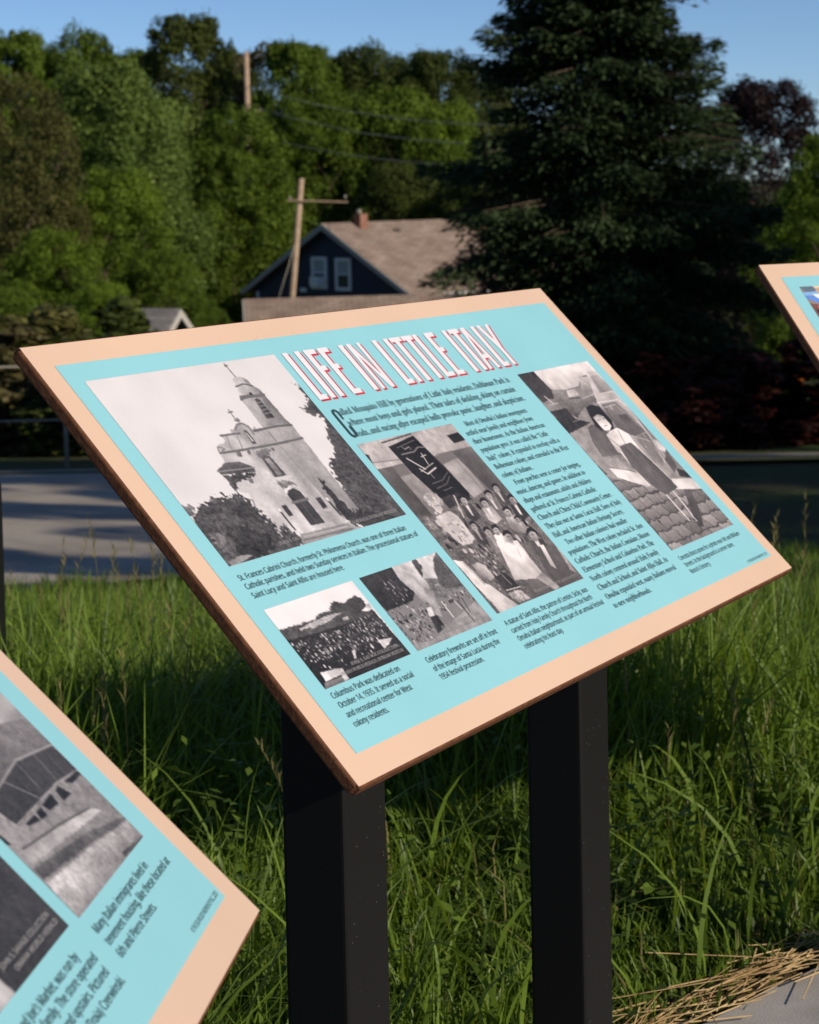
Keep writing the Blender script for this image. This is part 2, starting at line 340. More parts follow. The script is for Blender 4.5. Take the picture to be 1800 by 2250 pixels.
PRINTS = {
 'church': [
  ('p',0.45,0.3,12,[2,682,32,681,46,694,15,738,-19,728]),
  ('p',0.3,0.55,16,[971,163,988,193,984,254,982,307,953,302,915,340,951,378,979,398,962,456,922,523,920,552,891,605,815,653,799,708,790,771,765,837,762,893,740,979,780,1019,1025,1030,1033,516,1032,240]),
  ('p',0.62,0.12,2,[637,238,641,265,635,380,637,395,790,401,781,362,767,345,776,223,777,186,756,158,675,147,643,206]),
  ('p',0.5,0.12,2,[766,191,777,227,781,362,790,401,719,398,725,318]),
  ('p',0.42,0.2,2,[645,203,633,230,687,222,774,230,781,213,702,202]),
  ('p',0.3,0,0,[708,235,725,230,733,244,733,348,690,349]),
  ('l',0.62,3,[710,256,735,254]),
  ('l',0.62,3,[707,277,736,276]),
  ('l',0.62,3,[704,299,733,297]),
  ('l',0.62,3,[702,321,734,320]),
  ('p',0.2,0,0,[704,195,720,192,720,206,704,210]),
  ('p',0.76,0.06,0,[678,109,699,96,731,100,752,123,754,161,711,153,669,150]),
  ('p',0.58,0.05,0,[735,103,752,123,754,161,725,153]),
  ('l',0.35,6,[666,150,714,141,754,161]),
  ('l',0.3,5,[701,15,704,94]),
  ('l',0.3,4,[693,29,712,26]),
  ('p',0.72,0.1,2,[338,478,348,443,365,432,391,431,408,419,411,404,404,387,463,391,473,366,490,373,514,352,539,340,562,343,577,368,580,390,600,373,600,389,633,392,714,389,790,401,786,413,790,486,778,908,674,933,653,962,405,953,308,925,298,795,325,701,274,668,282,622,430,597,437,578,402,538,329,525]),
  ('p',0.6,0.1,2,[648,488,790,486,778,908,673,929,659,886,655,708]),
  ('p',0.66,0.1,2,[652,398,789,403,788,485,653,486]),
  ('l',0.4,9,[340,475,426,481,535,485,648,488,790,486]),
  ('l',0.42,8,[405,390,462,393,503,396]),
  ('l',0.38,9,[580,399,635,398,709,397,789,406]),
  ('l',0.48,8,[494,374,523,350,549,347,569,374,567,416]),
  ('l',0.5,6,[341,465,351,443,368,450,377,460,357,465]),
  ('p',0.35,0.1,0,[530,387,542,382,548,392,544,465,524,464]),
  ('p',0.85,0.05,0,[532,398,538,403,539,453,531,450]),
  ('l',0.55,5,[430,401,406,473]),
  ('l',0.55,5,[482,405,460,475]),
  ('l',0.5,6,[647,419,646,491]),
  ('l',0.6,5,[500,487,498,870]),
  ('l',0.55,4,[648,506,663,916]),
  ('p',0.4,0.2,4,[418,483,434,483,425,512,409,512]),
  ('p',0.4,0.2,4,[473,488,486,488,476,514,465,511]),
  ('p',0.38,0.2,4,[596,502,613,502,605,522,591,520]),
  ('p',0.45,0.4,6,[512,497,582,502,568,538,502,537]),
  ('p',0.32,0.2,2,[510,542,534,530,559,542,563,654,503,653]),
  ('p',0.55,0.25,2,[523,549,546,549,548,643,520,643]),
  ('l',0.82,8,[494,656,583,664]),
  ('p',0.45,0.5,8,[492,675,555,677,578,718,530,726,496,718]),
  ('p',0.34,0.25,2,[263,557,328,526,400,537,442,581,436,602,270,579]),
  ('l',0.6,4,[263,562,449,581]),
  ('p',0.27,0.45,10,[267,579,436,602,416,615,362,622,315,638,276,668,273,647]),
  ('p',0.42,0.1,0,[371,631,384,627,393,636,385,655,369,651]),
  ('l',0.45,5,[279,669,280,710,319,734,297,788]),
  ('p',0.8,0.3,3,[474,753,501,722,536,706,563,710,586,734,590,777,544,786]),
  ('p',0.25,0.12,1,[494,748,516,728,546,725,566,746,567,792,565,925,490,922,494,776]),
  ('l',0.45,10,[488,793,573,793]),
  ('l',0.36,5,[530,796,524,922]),
  ('p',0.25,0.2,0,[425,794,450,794,447,853,423,853]),
  ('l',0.75,7,[421,864,451,865]),
  ('p',0.25,0.2,0,[612,798,640,800,636,856,610,858]),
  ('l',0.75,7,[609,869,640,871]),
  ('p',0.56,0.12,2,[409,947,658,956,723,999,479,1012,372,1010]),
  ('l',0.75,6,[416,963,652,972]),
  ('l',0.42,5,[403,979,674,989]),
  ('p',0.2,0.4,9,[710,704,716,720,718,771,731,877,728,916,676,909,684,830,689,767]),
  ('p',0.24,0.5,12,[678,906,770,909,827,939,1025,1030,780,1019,688,972]),
  ('p',0.3,0.6,18,[50,706,101,693,161,685,230,683,271,687,297,721,305,770,312,819,325,870,312,919,373,883,389,921,403,959,372,1010,-14,1021,-21,887,-23,791]),
  ('p',0.2,0.6,14,[188,824,214,865,270,907,241,978,165,994,67,977,94,908]),
  ('p',0.42,0.5,10,[17,834,70,843,96,889,89,932,24,938]),
  ('p',0.55,0.15,3,[18,975,84,963,134,978,7,1009]),
  ('l',0.18,8,[401,818,402,918]),
  ('l',0.9,12,[404,809,403,813]),
  ('l',0.18,8,[664,824,669,909]),
  ('l',0.9,12,[666,816,666,821]),
  ('l',0.4,5,[540,265,536,324]),
  ('l',0.4,5,[528,280,552,278]),
  ('p',0.5,0.1,0,[522,327,551,312,557,332,541,339]),
 ],
 'proc': [
  ('p',0.7,0.12,2,[-13,-22,1049,-26,1016,153,603,155,-7,151]),
  ('l',0.5,3,[199,-1,189,107]),
  ('l',0.5,3,[697,8,794,65]),
  ('l',0.55,3,[806,5,784,133]),
  ('l',0.45,6,[6,112,306,132]),
  ('l',0.45,6,[608,151,997,155]),
  ('p',0.14,0,0,[858,62,987,58,1006,110,866,115]),
  ('p',0.2,0,0,[-7,57,28,66,6,112,-7,102]),
  ('p',0.33,0.1,1,[-13,150,145,158,139,476,7,452]),
  ('p',0.56,0.1,1,[137,219,270,217,317,392,150,429]),
  ('p',0.62,0.08,1,[601,212,799,195,792,404,619,426]),
  ('p',0.34,0.1,1,[773,156,991,154,1013,475,829,410]),
  ('l',0.26,4,[820,161,850,396]),
  ('l',0.27,4,[874,160,900,404]),
  ('l',0.27,4,[926,161,942,428]),
  ('l',0.45,6,[747,189,756,406]),
  ('p',0.12,0.1,1,[250,50,548,20,591,209,618,392,561,450,388,462,327,386,268,219]),
  ('l',0.5,8,[306,107,376,107,442,106,505,87,562,97]),
  ('l',0.85,9,[360,203,394,240,512,218]),
  ('l',0.85,7,[488,124,469,192]),
  ('l',0.85,6,[461,143,518,138]),
  ('l',0.75,12,[325,133,407,211]),
  ('l',0.8,5,[352,219,523,190]),
  ('l',0.8,4,[419,242,420,272]),
  ('l',0.5,4,[363,296,481,290,578,258]),
  ('l',0.5,4,[370,326,487,316,566,282]),
  ('l',0.5,4,[413,346,509,341]),
  ('l',0.7,5,[364,65,374,83,429,74,427,91]),
  ('l',0.6,3,[314,66,527,45]),
  ('l',0.25,9,[221,21,543,8]),
  ('l',0.3,4,[546,22,623,444]),
  ('p',0.2,0.3,6,[336,379,516,375,595,422,603,457,421,460,328,444]),
  ('p',0.4,0.5,8,[-8,434,122,449,644,430,933,444,993,558,1003,1020,-13,1012,-25,684]),
  ('c',0.1,0.85,18,150,[-8,434,328,444,692,438,980,556,1003,783,422,674,102,693,18,598]),
  ('p',0.3,0.1,2,[843,430,938,432,928,507,849,521,812,492]),
  ('p',0.75,0.05,0,[872,435,901,435,875,494,861,487]),
  ('p',0.62,0.2,0,[880,393,916,388,929,404,915,429,886,440,866,434,868,414]),
  ('p',0.14,0.1,1,[867,394,899,381,934,382,942,404,923,421,926,403,905,395,869,403]),
  ('l',0.3,4,[886,408,911,410]),
  ('l',0.35,3,[880,425,899,426]),
  ('p',0.4,0.1,2,[720,454,819,457,809,535,727,549,689,519]),
  ('p',0.8,0.05,0,[751,459,780,460,754,521,739,514]),
  ('p',0.62,0.2,0,[758,416,796,410,809,427,795,453,765,464,744,458,746,437]),
  ('p',0.14,0.1,1,[745,416,778,403,814,404,822,426,803,445,806,426,784,418,747,426]),
  ('l',0.3,4,[764,431,791,433]),
  ('l',0.35,3,[758,449,778,450]),
  ('p',0.25,0.1,2,[454,445,557,448,547,532,462,546,421,514]),
  ('p',0.8,0.05,0,[486,451,516,451,489,516,474,509]),
  ('p',0.62,0.2,0,[493,404,533,398,547,416,532,444,500,456,479,450,481,427]),
  ('p',0.14,0.1,1,[479,404,514,390,552,391,561,416,540,435,543,415,521,406,481,415]),
  ('l',0.3,4,[500,420,528,423]),
  ('l',0.35,3,[493,440,514,441]),
  ('p',0.7,0.1,2,[620,489,722,492,712,574,627,588,587,557]),
  ('p',0.85,0.05,0,[651,495,682,495,654,559,639,551]),
  ('p',0.62,0.2,0,[658,449,698,444,712,461,697,488,666,500,644,494,646,472]),
  ('p',0.14,0.1,1,[645,450,679,436,717,437,725,461,706,480,708,460,686,452,647,460]),
  ('l',0.3,4,[665,465,693,468]),
  ('l',0.35,3,[659,484,679,485]),
  ('p',0.2,0.1,2,[897,516,1004,519,993,602,904,616,863,584]),
  ('p',0.85,0.05,0,[930,521,962,522,933,587,917,579]),
  ('p',0.62,0.2,0,[938,475,980,469,994,487,978,514,945,526,923,520,925,498]),
  ('p',0.14,0.1,1,[924,475,960,461,1000,462,1008,487,987,506,990,486,967,477,926,485]),
  ('l',0.3,4,[945,491,974,493]),
  ('l',0.35,3,[938,510,960,511]),
  ('p',0.6,0.1,2,[757,569,865,573,854,658,765,672,723,639]),
  ('p',0.7,0.05,0,[790,575,823,576,794,642,778,634]),
  ('p',0.62,0.2,0,[798,528,840,522,855,540,839,568,806,580,783,574,785,551]),
  ('p',0.14,0.1,1,[784,528,821,514,860,516,869,540,848,560,851,540,828,530,786,539]),
  ('l',0.3,4,[805,545,835,547]),
  ('l',0.35,3,[799,564,820,565]),
  ('p',0.25,0.1,2,[359,583,452,586,444,662,367,674,330,645]),
  ('p',0.6,0.05,0,[388,588,416,589,392,647,378,640]),
  ('p',0.62,0.2,0,[394,546,430,541,443,557,430,582,401,593,382,587,383,567]),
  ('p',0.14,0.1,1,[382,546,413,534,447,535,455,557,437,574,440,557,419,549,384,556]),
  ('l',0.3,4,[400,561,426,563]),
  ('l',0.35,3,[395,578,414,579]),
  ('p',0.6,0.1,2,[809,615,882,618,874,674,814,684,786,662]),
  ('p',0.7,0.05,0,[832,619,853,619,834,664,823,658]),
  ('p',0.62,0.2,0,[837,588,865,584,875,596,864,615,842,623,827,618,828,603]),
  ('p',0.14,0.1,1,[828,588,852,578,879,580,884,596,870,609,872,596,857,589,829,595]),
  ('l',0.3,4,[842,599,861,600]),
  ('l',0.35,3,[837,611,852,612]),
  ('p',0.72,0.5,8,[177,352,249,331,324,348,333,391,296,422,214,424,175,393]),
  ('p',0.8,0.1,1,[216,383,271,385,271,434,222,458,195,437]),
  ('l',0.3,3,[222,409,269,411]),
  ('p',0.8,0.15,3,[152,462,314,453,350,493,329,624,278,643,181,640,157,580,137,516]),
  ('c',0.45,0.65,8,40,[184,484,326,484,300,618,204,625]),
  ('l',0.72,14,[462,387,391,504]),
  ('l',0.45,3,[429,395,374,501]),
  ('p',0.5,0.5,8,[80,449,102,502,98,581,14,581,22,519]),
  ('c',0.2,0.75,12,160,[167,650,442,661,386,813,366,921,175,929,205,777]),
  ('p',0.5,0.1,2,[435,635,533,639,524,719,442,731,404,700]),
  ('p',0.6,0.05,0,[465,641,495,641,469,703,454,696]),
  ('p',0.62,0.2,0,[472,597,510,592,524,608,509,635,479,646,458,640,460,618]),
  ('p',0.14,0.1,1,[459,597,492,583,528,585,537,608,518,627,520,608,499,599,461,607]),
  ('l',0.3,4,[478,612,505,615]),
  ('l',0.35,3,[473,630,492,631]),
  ('p',0.85,0.1,2,[520,638,620,642,610,723,527,735,488,704]),
  ('p',0.85,0.05,0,[550,644,580,645,554,707,539,700]),
  ('p',0.62,0.2,0,[557,600,596,595,610,612,595,638,565,649,544,643,546,622]),
  ('p',0.14,0.1,1,[544,600,578,586,615,588,623,612,604,630,606,611,585,602,546,610]),
  ('l',0.3,4,[564,615,591,618]),
  ('l',0.35,3,[558,634,578,635]),
  ('p',0.85,0.1,2,[566,694,688,700,676,796,575,811,528,773]),
  ('p',0.86,0.05,0,[603,701,640,702,608,777,590,768]),
  ('p',0.62,0.2,0,[612,648,659,642,676,662,658,694,621,708,595,700,598,674]),
  ('p',0.14,0.1,1,[596,648,637,632,682,634,692,662,668,684,672,662,645,651,599,660]),
  ('l',0.3,4,[620,667,653,670]),
  ('l',0.35,3,[613,689,637,690]),
  ('p',0.28,0.1,2,[794,727,929,733,915,839,803,855,750,813]),
  ('p',0.85,0.05,0,[835,735,876,736,839,818,820,808]),
  ('p',0.62,0.2,0,[845,676,898,670,916,693,896,727,855,742,826,733,829,705]),
  ('p',0.14,0.1,1,[828,676,873,659,923,662,934,693,908,717,911,692,882,680,830,690]),
  ('l',0.3,4,[854,697,891,701]),
  ('l',0.35,3,[846,721,873,723]),
  ('p',0.86,0.06,3,[494,671,539,696,643,728,669,770,667,894,568,911,374,883,433,774]),
  ('p',0.62,0.08,1,[573,908,667,894,716,994,649,996]),
  ('l',0.5,3,[628,738,593,789]),
  ('p',0.33,0.1,2,[796,765,996,782,950,934,989,1009,711,997,715,879]),
  ('p',0.85,0.05,1,[850,765,891,766,825,905,796,878]),
  ('p',0.62,0.3,6,[1003,783,1001,834,978,956,939,940]),
  ('p',0.84,0.06,2,[2,689,75,711,93,794,104,843,134,861,228,999,17,1007,25,932]),
  ('l',0.3,4,[66,718,95,849]),
  ('l',0.4,3,[4,815,30,929]),
  ('p',0.62,0.15,2,[124,745,191,738,224,765,229,837,162,843,117,807]),
  ('p',0.2,0.2,2,[218,835,348,828,370,924,214,923]),
  ('l',0.7,5,[304,837,317,895]),
  ('l',0.85,6,[230,913,376,920]),
  ('p',0.38,0.15,2,[427,902,568,911,638,1003,405,1001]),
  ('p',0.7,0.5,6,[218,930,347,933,381,988,253,993]),
  ('p',0.35,0.2,2,[-17,904,32,937,33,1011,-34,1008]),
 ],
 'car': [
  ('p',0.55,0.12,3,[-75,-29,1059,-20,1089,1018,-47,1025]),
  ('p',0.86,0.04,1,[205,-6,1026,-14,1016,67,725,78,612,123,437,130,244,112]),
  ('p',0.24,0.2,2,[-39,-2,218,-5,240,114,204,163,134,156,15,168]),
  ('l',0.6,4,[145,5,157,22]),
  ('l',0.8,12,[95,140,126,187]),
  ('l',0.7,8,[50,187,233,185]),
  ('p',0.45,0.3,4,[236,116,372,124,356,177,607,170,778,166,679,224,471,233,254,279,180,224,181,160]),
  ('p',0.72,0.15,1,[412,132,529,132,529,169,370,170]),
  ('p',0.65,0.15,1,[705,78,832,85,771,150,584,162]),
  ('l',0.3,4,[393,132,520,127,537,170]),
  ('l',0.3,4,[705,74,756,120,787,162]),
  ('l',0.25,8,[356,177,500,183]),
  ('l',0.8,5,[518,192,744,181]),
  ('p',0.2,0.3,4,[4,218,225,220,224,284,364,318,-3,346,-10,252]),
  ('l',0.7,6,[0,229,13,254]),
  ('l',0.55,4,[165,293,397,294]),
  ('l',0.1,10,[144,268,126,321]),
  ('p',0.7,0.08,2,[848,61,1004,63,1016,189,1019,244,964,426,920,573,840,665,690,682,609,640,690,462,653,232]),
  ('p',0.6,0.08,1,[850,86,977,84,1016,189,795,186]),
  ('p',0.45,0.1,2,[680,242,889,246,922,306,941,436,735,442,631,378]),
  ('p',0.36,0.1,2,[773,316,891,319,912,421,761,412]),
  ('p',0.5,0.1,2,[735,442,950,441,893,566,791,626,719,594]),
  ('l',0.9,7,[656,230,949,238,1003,289,927,488,836,608]),
  ('l',0.3,5,[1011,248,957,475]),
  ('l',0.9,5,[861,62,812,187,1016,189]),
  ('l',0.88,4,[688,262,858,260,889,311]),
  ('l',0.25,4,[705,245,639,375]),
  ('l',0.8,5,[716,432,911,494]),
  ('l',0.85,4,[875,441,846,576]),
  ('l',0.3,3,[824,476,750,589]),
  ('l',0.3,3,[774,471,719,594]),
  ('l',0.3,3,[875,482,829,574]),
  ('l',0.9,8,[778,263,774,279]),
  ('l',0.9,6,[773,503,772,510]),
  ('p',0.38,0.12,3,[286,338,350,329,432,341,493,440,399,512,153,494,186,417]),
  ('l',0.25,5,[279,341,186,417,158,492]),
  ('p',0.58,0.3,4,[151,495,391,511,388,601,295,598,133,547]),
  ('p',0.25,0.15,2,[140,613,338,649,387,698,162,673]),
  ('p',0.84,0.04,1,[104,553,285,585,385,620,424,691,351,696,114,607]),
  ('l',0.3,4,[110,550,393,608]),
  ('p',0.86,0.04,1,[729,692,994,724,1033,790,680,748]),
  ('p',0.2,0.2,2,[912,653,983,674,1014,725,863,696]),
  ('p',0.85,0.1,1,[942,481,987,494,998,545,950,560,912,535]),
  ('p',0.35,0.2,2,[1006,546,943,645,834,672,866,595]),
  ('b',0.52,11,6,[-2,477,42,605,199,640,412,705,681,752,1025,793,1124,1023,-60,1031]),
  ('p',0.3,0.12,2,[771,760,855,771,761,861,615,954,544,948,634,860]),
  ('p',0.15,0.15,2,[469,238,555,230,636,249,638,334,558,395,519,378,562,318,490,297,409,379,378,347,426,280]),
  ('p',0.84,0.08,0,[445,297,531,287,583,304,579,361,519,378,447,375,439,338]),
  ('l',0.3,4,[466,317,512,316]),
  ('l',0.3,4,[548,315,579,315]),
  ('l',0.35,4,[482,354,537,352]),
  ('p',0.9,0.03,1,[420,396,544,381,631,378,695,423,676,508,616,493,627,467,458,471,423,515,372,493]),
  ('l',0.4,7,[425,416,452,467]),
  ('l',0.4,7,[609,388,554,462]),
  ('l',0.88,20,[413,502,397,571,395,686]),
  ('l',0.84,18,[664,491,682,573,716,693]),
  ('p',0.36,0.12,2,[452,468,631,465,674,550,716,693,719,741,494,759,424,691,384,581]),
  ('l',0.5,5,[551,486,542,730]),
  ('l',0.25,4,[443,497,458,704]),
  ('l',0.28,3,[520,490,476,714]),
  ('l',0.5,4,[598,483,604,726]),
  ('l',0.27,3,[504,489,454,688]),
  ('l',0.72,5,[461,404,545,389]),
  ('l',0.25,4,[649,497,636,472]),
  ('l',0.86,18,[502,760,499,818,504,873]),
  ('l',0.84,18,[618,756,610,825,592,885]),
  ('l',0.92,9,[499,872,504,908]),
  ('l',0.92,9,[585,888,589,920]),
 ],
 'col': [
  ('p',0.34,0.5,10,[-3,259,156,265,372,283,451,235,574,240,631,180,694,160,742,206,790,207,841,181,910,177,961,234,950,308,973,392,982,564,999,1070,-40,1050]),
  ('p',0.7,0.4,5,[180,319,284,300,481,283,587,290,671,307,445,358,183,337]),
  ('p',0.75,0.1,1,[270,365,343,325,365,361]),
  ('p',0.7,0.1,1,[631,363,696,363,684,403,624,397]),
  ('p',0.8,0.2,2,[859,365,986,304,983,378,923,391]),
  ('p',0.17,0.3,4,[-8,378,137,406,582,434,742,437,975,412,1009,1056,-40,1050]),
  ('c',0.15,0.85,9,620,[-1,434,299,458,597,458,965,426,977,710,717,745,427,744,89,698,19,581]),
  ('c',0.15,0.9,10,90,[1,607,418,757,956,738,945,844,433,870,17,803]),
  ('p',0.85,0.1,2,[67,818,247,844,233,920,55,924]),
  ('p',0.45,0.2,2,[34,931,230,936,240,1009,1,1001]),
  ('p',0.85,0.15,3,[791,723,858,733,945,752,868,811,793,833]),
  ('p',0.75,0.3,3,[483,733,522,723,477,819,449,825]),
  ('p',0.75,0.3,3,[229,848,285,856,270,989,221,992]),
 ],
 'fire': [
  ('p',0.2,0.4,5,[-46,-13,422,-10,437,173,435,367,354,451,14,465]),
  ('c',0.3,0.75,9,60,[195,99,391,116,399,392,123,434]),
  ('p',0.72,0.12,4,[409,-5,696,-17,648,204,634,367,524,559,441,525,427,354,385,172]),
  ('p',0.85,0.05,1,[690,-9,1030,-28,879,121,793,330,719,281,633,248]),
  ('p',0.3,0.5,8,[663,-9,721,-2,724,104,633,248,637,170]),
  ('p',0.34,0.5,8,[920,55,1025,-9,995,509,839,488,748,412,819,199]),
  ('p',0.45,0.5,5,[664,280,767,290,765,438,1010,514,1035,726,768,579,570,499]),
  ('c',0.15,0.85,9,260,[1,460,354,451,483,542,856,514,1003,572,993,729,721,639,422,787,108,918,-1,833]),
  ('p',0.6,0.12,2,[495,857,964,717,1028,783,1031,1044,-23,1046,9,912,225,950]),
  ('c',0.15,0.8,11,150,[-15,529,419,555,422,787,382,886,87,946,4,873]),
  ('p',0.85,0.08,1,[423,586,482,590,443,700,378,692]),
  ('p',0.2,0.2,2,[384,695,470,702,457,860,333,903]),
  ('l',0.85,13,[627,581,619,793]),
  ('l',0.8,10,[751,552,774,739]),
  ('l',0.2,13,[802,632,797,926]),
  ('l',0.25,10,[869,619,836,805]),
  ('p',0.25,0.1,0,[702,592,769,589,754,633,687,635]),
  ('l',0.85,5,[703,374,743,370,737,407]),
  ('p',0.62,0.15,3,[564,340,628,424,508,746,461,689,492,507]),
 ],
 'tenement': [
  ('p',0.55,0.3,5,[195,-92,2143,695,1074,1039,-111,1035,-473,210]),
  ('p',0.88,0.05,2,[521,-161,992,288,1003,415,802,374,200,281]),
  ('p',0.46,0.25,2,[76,257,802,374,997,413,996,542,597,496,224,525,-2,435]),
  ('p',0.24,0.2,2,[599,503,981,541,995,667,762,651,194,663,141,556,255,514]),
  ('l',0.62,12,[597,496,996,542]),
  ('l',0.6,12,[245,532,606,499]),
  ('l',0.62,9,[168,657,744,649,1001,669]),
  ('l',0.45,8,[597,511,587,616]),
  ('l',0.45,8,[785,524,762,643]),
  ('l',0.5,9,[385,526,513,642]),
  ('l',0.42,6,[894,534,871,647]),
  ('p',0.12,0.2,2,[252,672,370,672,376,700,260,684]),
  ('p',0.12,0.2,2,[394,671,458,668,458,703,384,701]),
  ('p',0.12,0.2,2,[486,667,622,659,616,704,503,699]),
  ('p',0.14,0.2,2,[680,663,733,661,775,710,669,710]),
  ('p',0.14,0.2,2,[804,665,982,667,995,687,865,689]),
  ('p',0.12,0.3,2,[10,605,31,670,32,692,-58,630]),
  ('p',0.72,0.2,5,[42,724,800,790,885,827,53,779]),
  ('p',0.36,0.4,6,[23,789,601,837,1047,907,972,913,578,875,14,836]),
  ('l',0.25,8,[72,721,498,755,800,790]),
  ('p',0.66,0.35,5,[14,850,555,882,1010,919,1010,1008,6,998]),
  ('p',0.3,0.4,5,[718,973,985,991,1004,1009,707,992]),
 ],
 'dark': [
  ('p',0.22,0.12,4,[1000,44,1000,699,1003,1007,510,998,206,536]),
  ('p',0.86,0.04,2,[486,562,509,946,516,998,400,1001,5,661]),
 ],
}


W_, H_, T_, MARG = 1.067, .51286, .0127, .02839
TILT = math.radians(45.27); ZC = .886
CT, ST = math.cos(TILT), math.sin(TILT)
def pl(u, v, h=0.0):
    """sign-local point of the board face; u, v in mm from its top left corner, h metres proud"""
    x, w = u / 1000 - W_ / 2, v / 1000 - H_ / 2
    return (x, -w * CT - h * ST, ZC - w * ST + h * CT)
def pl_np(u, v, h):
    x, w = u / 1000 - W_ / 2, v / 1000 - H_ / 2
    return np.stack([x, -w * CT - h * ST, ZC - w * ST + h * CT], -1)
def rect(name, u0, v0, u1, v1, h, m, parent):
    me = bpy.data.meshes.new(name); me.from_pydata([pl(u0, v0, h), pl(u0, v1, h), pl(u1, v1, h), pl(u1, v0, h)], [], [(0, 1, 2, 3)])
    me.materials.append(m); return obj(name, me, parent)
def srgb2lin(c): return np.where(c <= .04045, c / 12.92, ((c + .055) / 1.055) ** 2.4)
def photo_print(key, w, h, base, seed, rc, parent, tint, label, gain=1.0):
    u0, v0, u1, v1 = rc
    img = paint(PRINTS[key], w, h, base, seed)
    u = np.linspace(u0, u1, w); v = np.linspace(v0, v1, h); U, V = np.meshgrid(u, v)
    i = np.arange(w * h).reshape(h, w); f = np.stack([i[:-1, :-1], i[1:, :-1], i[1:, 1:], i[:-1, 1:]], -1).reshape(-1, 4)
    me = mesh_np('printed_photo', pl_np(U, V, .0009).reshape(-1, 3), f, M['print'])
    g = img.reshape(-1, 1); tn = np.array(tint)[None, :]; rgb = srgb2lin(np.clip((g * .93 + .03) * (1 + (tn - 1) * (1.15 - .5 * g)) * gain, 0, 1)) * .90
    vcol(me, 'print', rgb)
    o = obj('printed_photo', me, parent); o['label'] = label; return o
def colour_photo(w, h, rc, parent, ops, base, label):
    u0, v0, u1, v1 = rc; U, V = np.meshgrid(np.linspace(u0, u1, w), np.linspace(v0, v1, h))
    c = np.zeros((h, w, 3)) + base
    for pts, col in ops: c[in_poly(U, V, pts)] = col
    c *= 1 + .12 * (RS.rand(h, w, 1) - .5)
    i = np.arange(w * h).reshape(h, w); f = np.stack([i[:-1, :-1], i[1:, :-1], i[1:, 1:], i[:-1, 1:]], -1).reshape(-1, 4)
    me = mesh_np('printed_photo', pl_np(U, V, .0009).reshape(-1, 3), f, M['print']); vcol(me, 'print', srgb2lin(np.clip(c, 0, 1)).reshape(-1, 3))
    o = obj('printed_photo', me, parent); o['label'] = label; return o

# lettering: the built-in font, its serif and sans mathematical alphabets carry the body text and captions
def alpha(s, up, lo, dg):
    r = ''
    for ch in s:
        if 'A' <= ch <= 'Z': r += chr(up + ord(ch) - 65)
        elif 'a' <= ch <= 'z': r += chr(lo + ord(ch) - 97)
        elif '0' <= ch <= '9': r += chr(dg + ord(ch) - 48)
        else: r += ch
    return r
def serif(s): return alpha(s, 0x1D434, 0x1D44E, 0x1D7CE).replace('\U0001D455', '\u210e')
def sans(s): return alpha(s, 0x1D5A0, 0x1D5BA, 0x1D7E2)
_text_cache = {}
def prepare(texts):
    """evaluate all lines at once; keeps {(text, offset): (verts, tris)}"""
    obs = []
    for key in texts:
        cu = bpy.data.curves.new('line', 'FONT'); cu.body = key[0]; cu.offset = key[1]; cu.shear = -.22 if key[1] == OB else 0; cu.resolution_u = 2; cu.fill_mode = 'FRONT'
        o = bpy.data.objects.new('line', cu); COL.objects.link(o); obs.append((key, o, cu))
    dg = bpy.context.evaluated_depsgraph_get()
    for key, o, cu in obs:
        e = o.evaluated_get(dg); me = e.to_mesh(); me.calc_loop_triangles()
        v = np.empty(len(me.vertices) * 3, np.float32); me.vertices.foreach_get('co', v)
        t = np.empty(len(me.loop_triangles) * 3, np.int32); me.loop_triangles.foreach_get('vertices', t)
        _text_cache[key] = (v.reshape(-1, 3).copy(), t.reshape(-1, 3).copy()); e.to_mesh_clear()
    for key, o, cu in obs: bpy.data.objects.remove(o); bpy.data.curves.remove(cu)
def text_block(name, lines, size, m, parent, h=.0012, off=0.0):
    """lines: (text, u0, u1, v baseline) in mm; size = em height in mm; every line is set to its measured width"""
    VV = []; FF = []; n = 0
    for s, u0, u1, v in lines:
        vt, tr = _text_cache[(s, off)]
        x0, x1 = vt[:, 0].min(), vt[:, 0].max()
        u = u0 + (vt[:, 0] - x0) / (x1 - x0) * (u1 - u0); w = v - vt[:, 1] * size
        VV.append(pl_np(u, w, h)); FF.append(tr + n); n += len(vt)
    return obj(name, mesh_np(name, np.concatenate(VV), np.concatenate(FF), m), parent)
def poly_print(name, polys, h, m, parent, du=0, dv=0):
    """one mesh for one printed glyph"""
    bm = bmesh.new()
    for k, p in enumerate(polys): bm.faces.new([bm.verts.new(pl(u + du, v + dv, h + k * 4e-5)) for u, v in p]).normal_update()
    bmesh.ops.triangulate(bm, faces=bm.faces[:])
    return bm_obj(name, bm, m, parent)

INTRO = [('alled Mosquito Hill by generations of Little Italy residents, Dahlman Park is', 391, 780, 144.2), ('where most boys and girls played. Their tales of sledding, skiing on curtain', 391, 775.5, 159.5),
         ('rods, and racing after escaped balls provoke panic, laughter, and skepticism.', 391, 779, 174.8)]
BODY = ["Most of Omaha's Italian immigrants", 'settled near family and neighbors from', 'their hometowns. As the Italian American', 'population grew, it was called the \u201cLittle', 'Italy\u201d colony. It expanded to overlap with a',
        'Bohemian colony, and extended to the West', 'colony of Italians.', 'Front porches were a center for singing,', 'music, dancing, and games. In addition to', 'shops and restaurants, adults and children', 'gathered at St. Frances Cabrini Catholic',
        'Church and Christ Child Community Center.', 'They also met at Santa Lucia Hall, Sons of Italy', 'Hall, and American Italian Heritage Society.', 'Two other Italian colonies had smaller', 'populations. The West colony included St. Ann',
        'Catholic Church, the Italian Consulate, Mason', 'Elementary School and Columbus Park. The', 'North colony centered around Holy Family', 'Church and School, and Saint Alfio Hall. As', 'Omaha expanded west, many Italians moved', 'to new neighborhoods.']
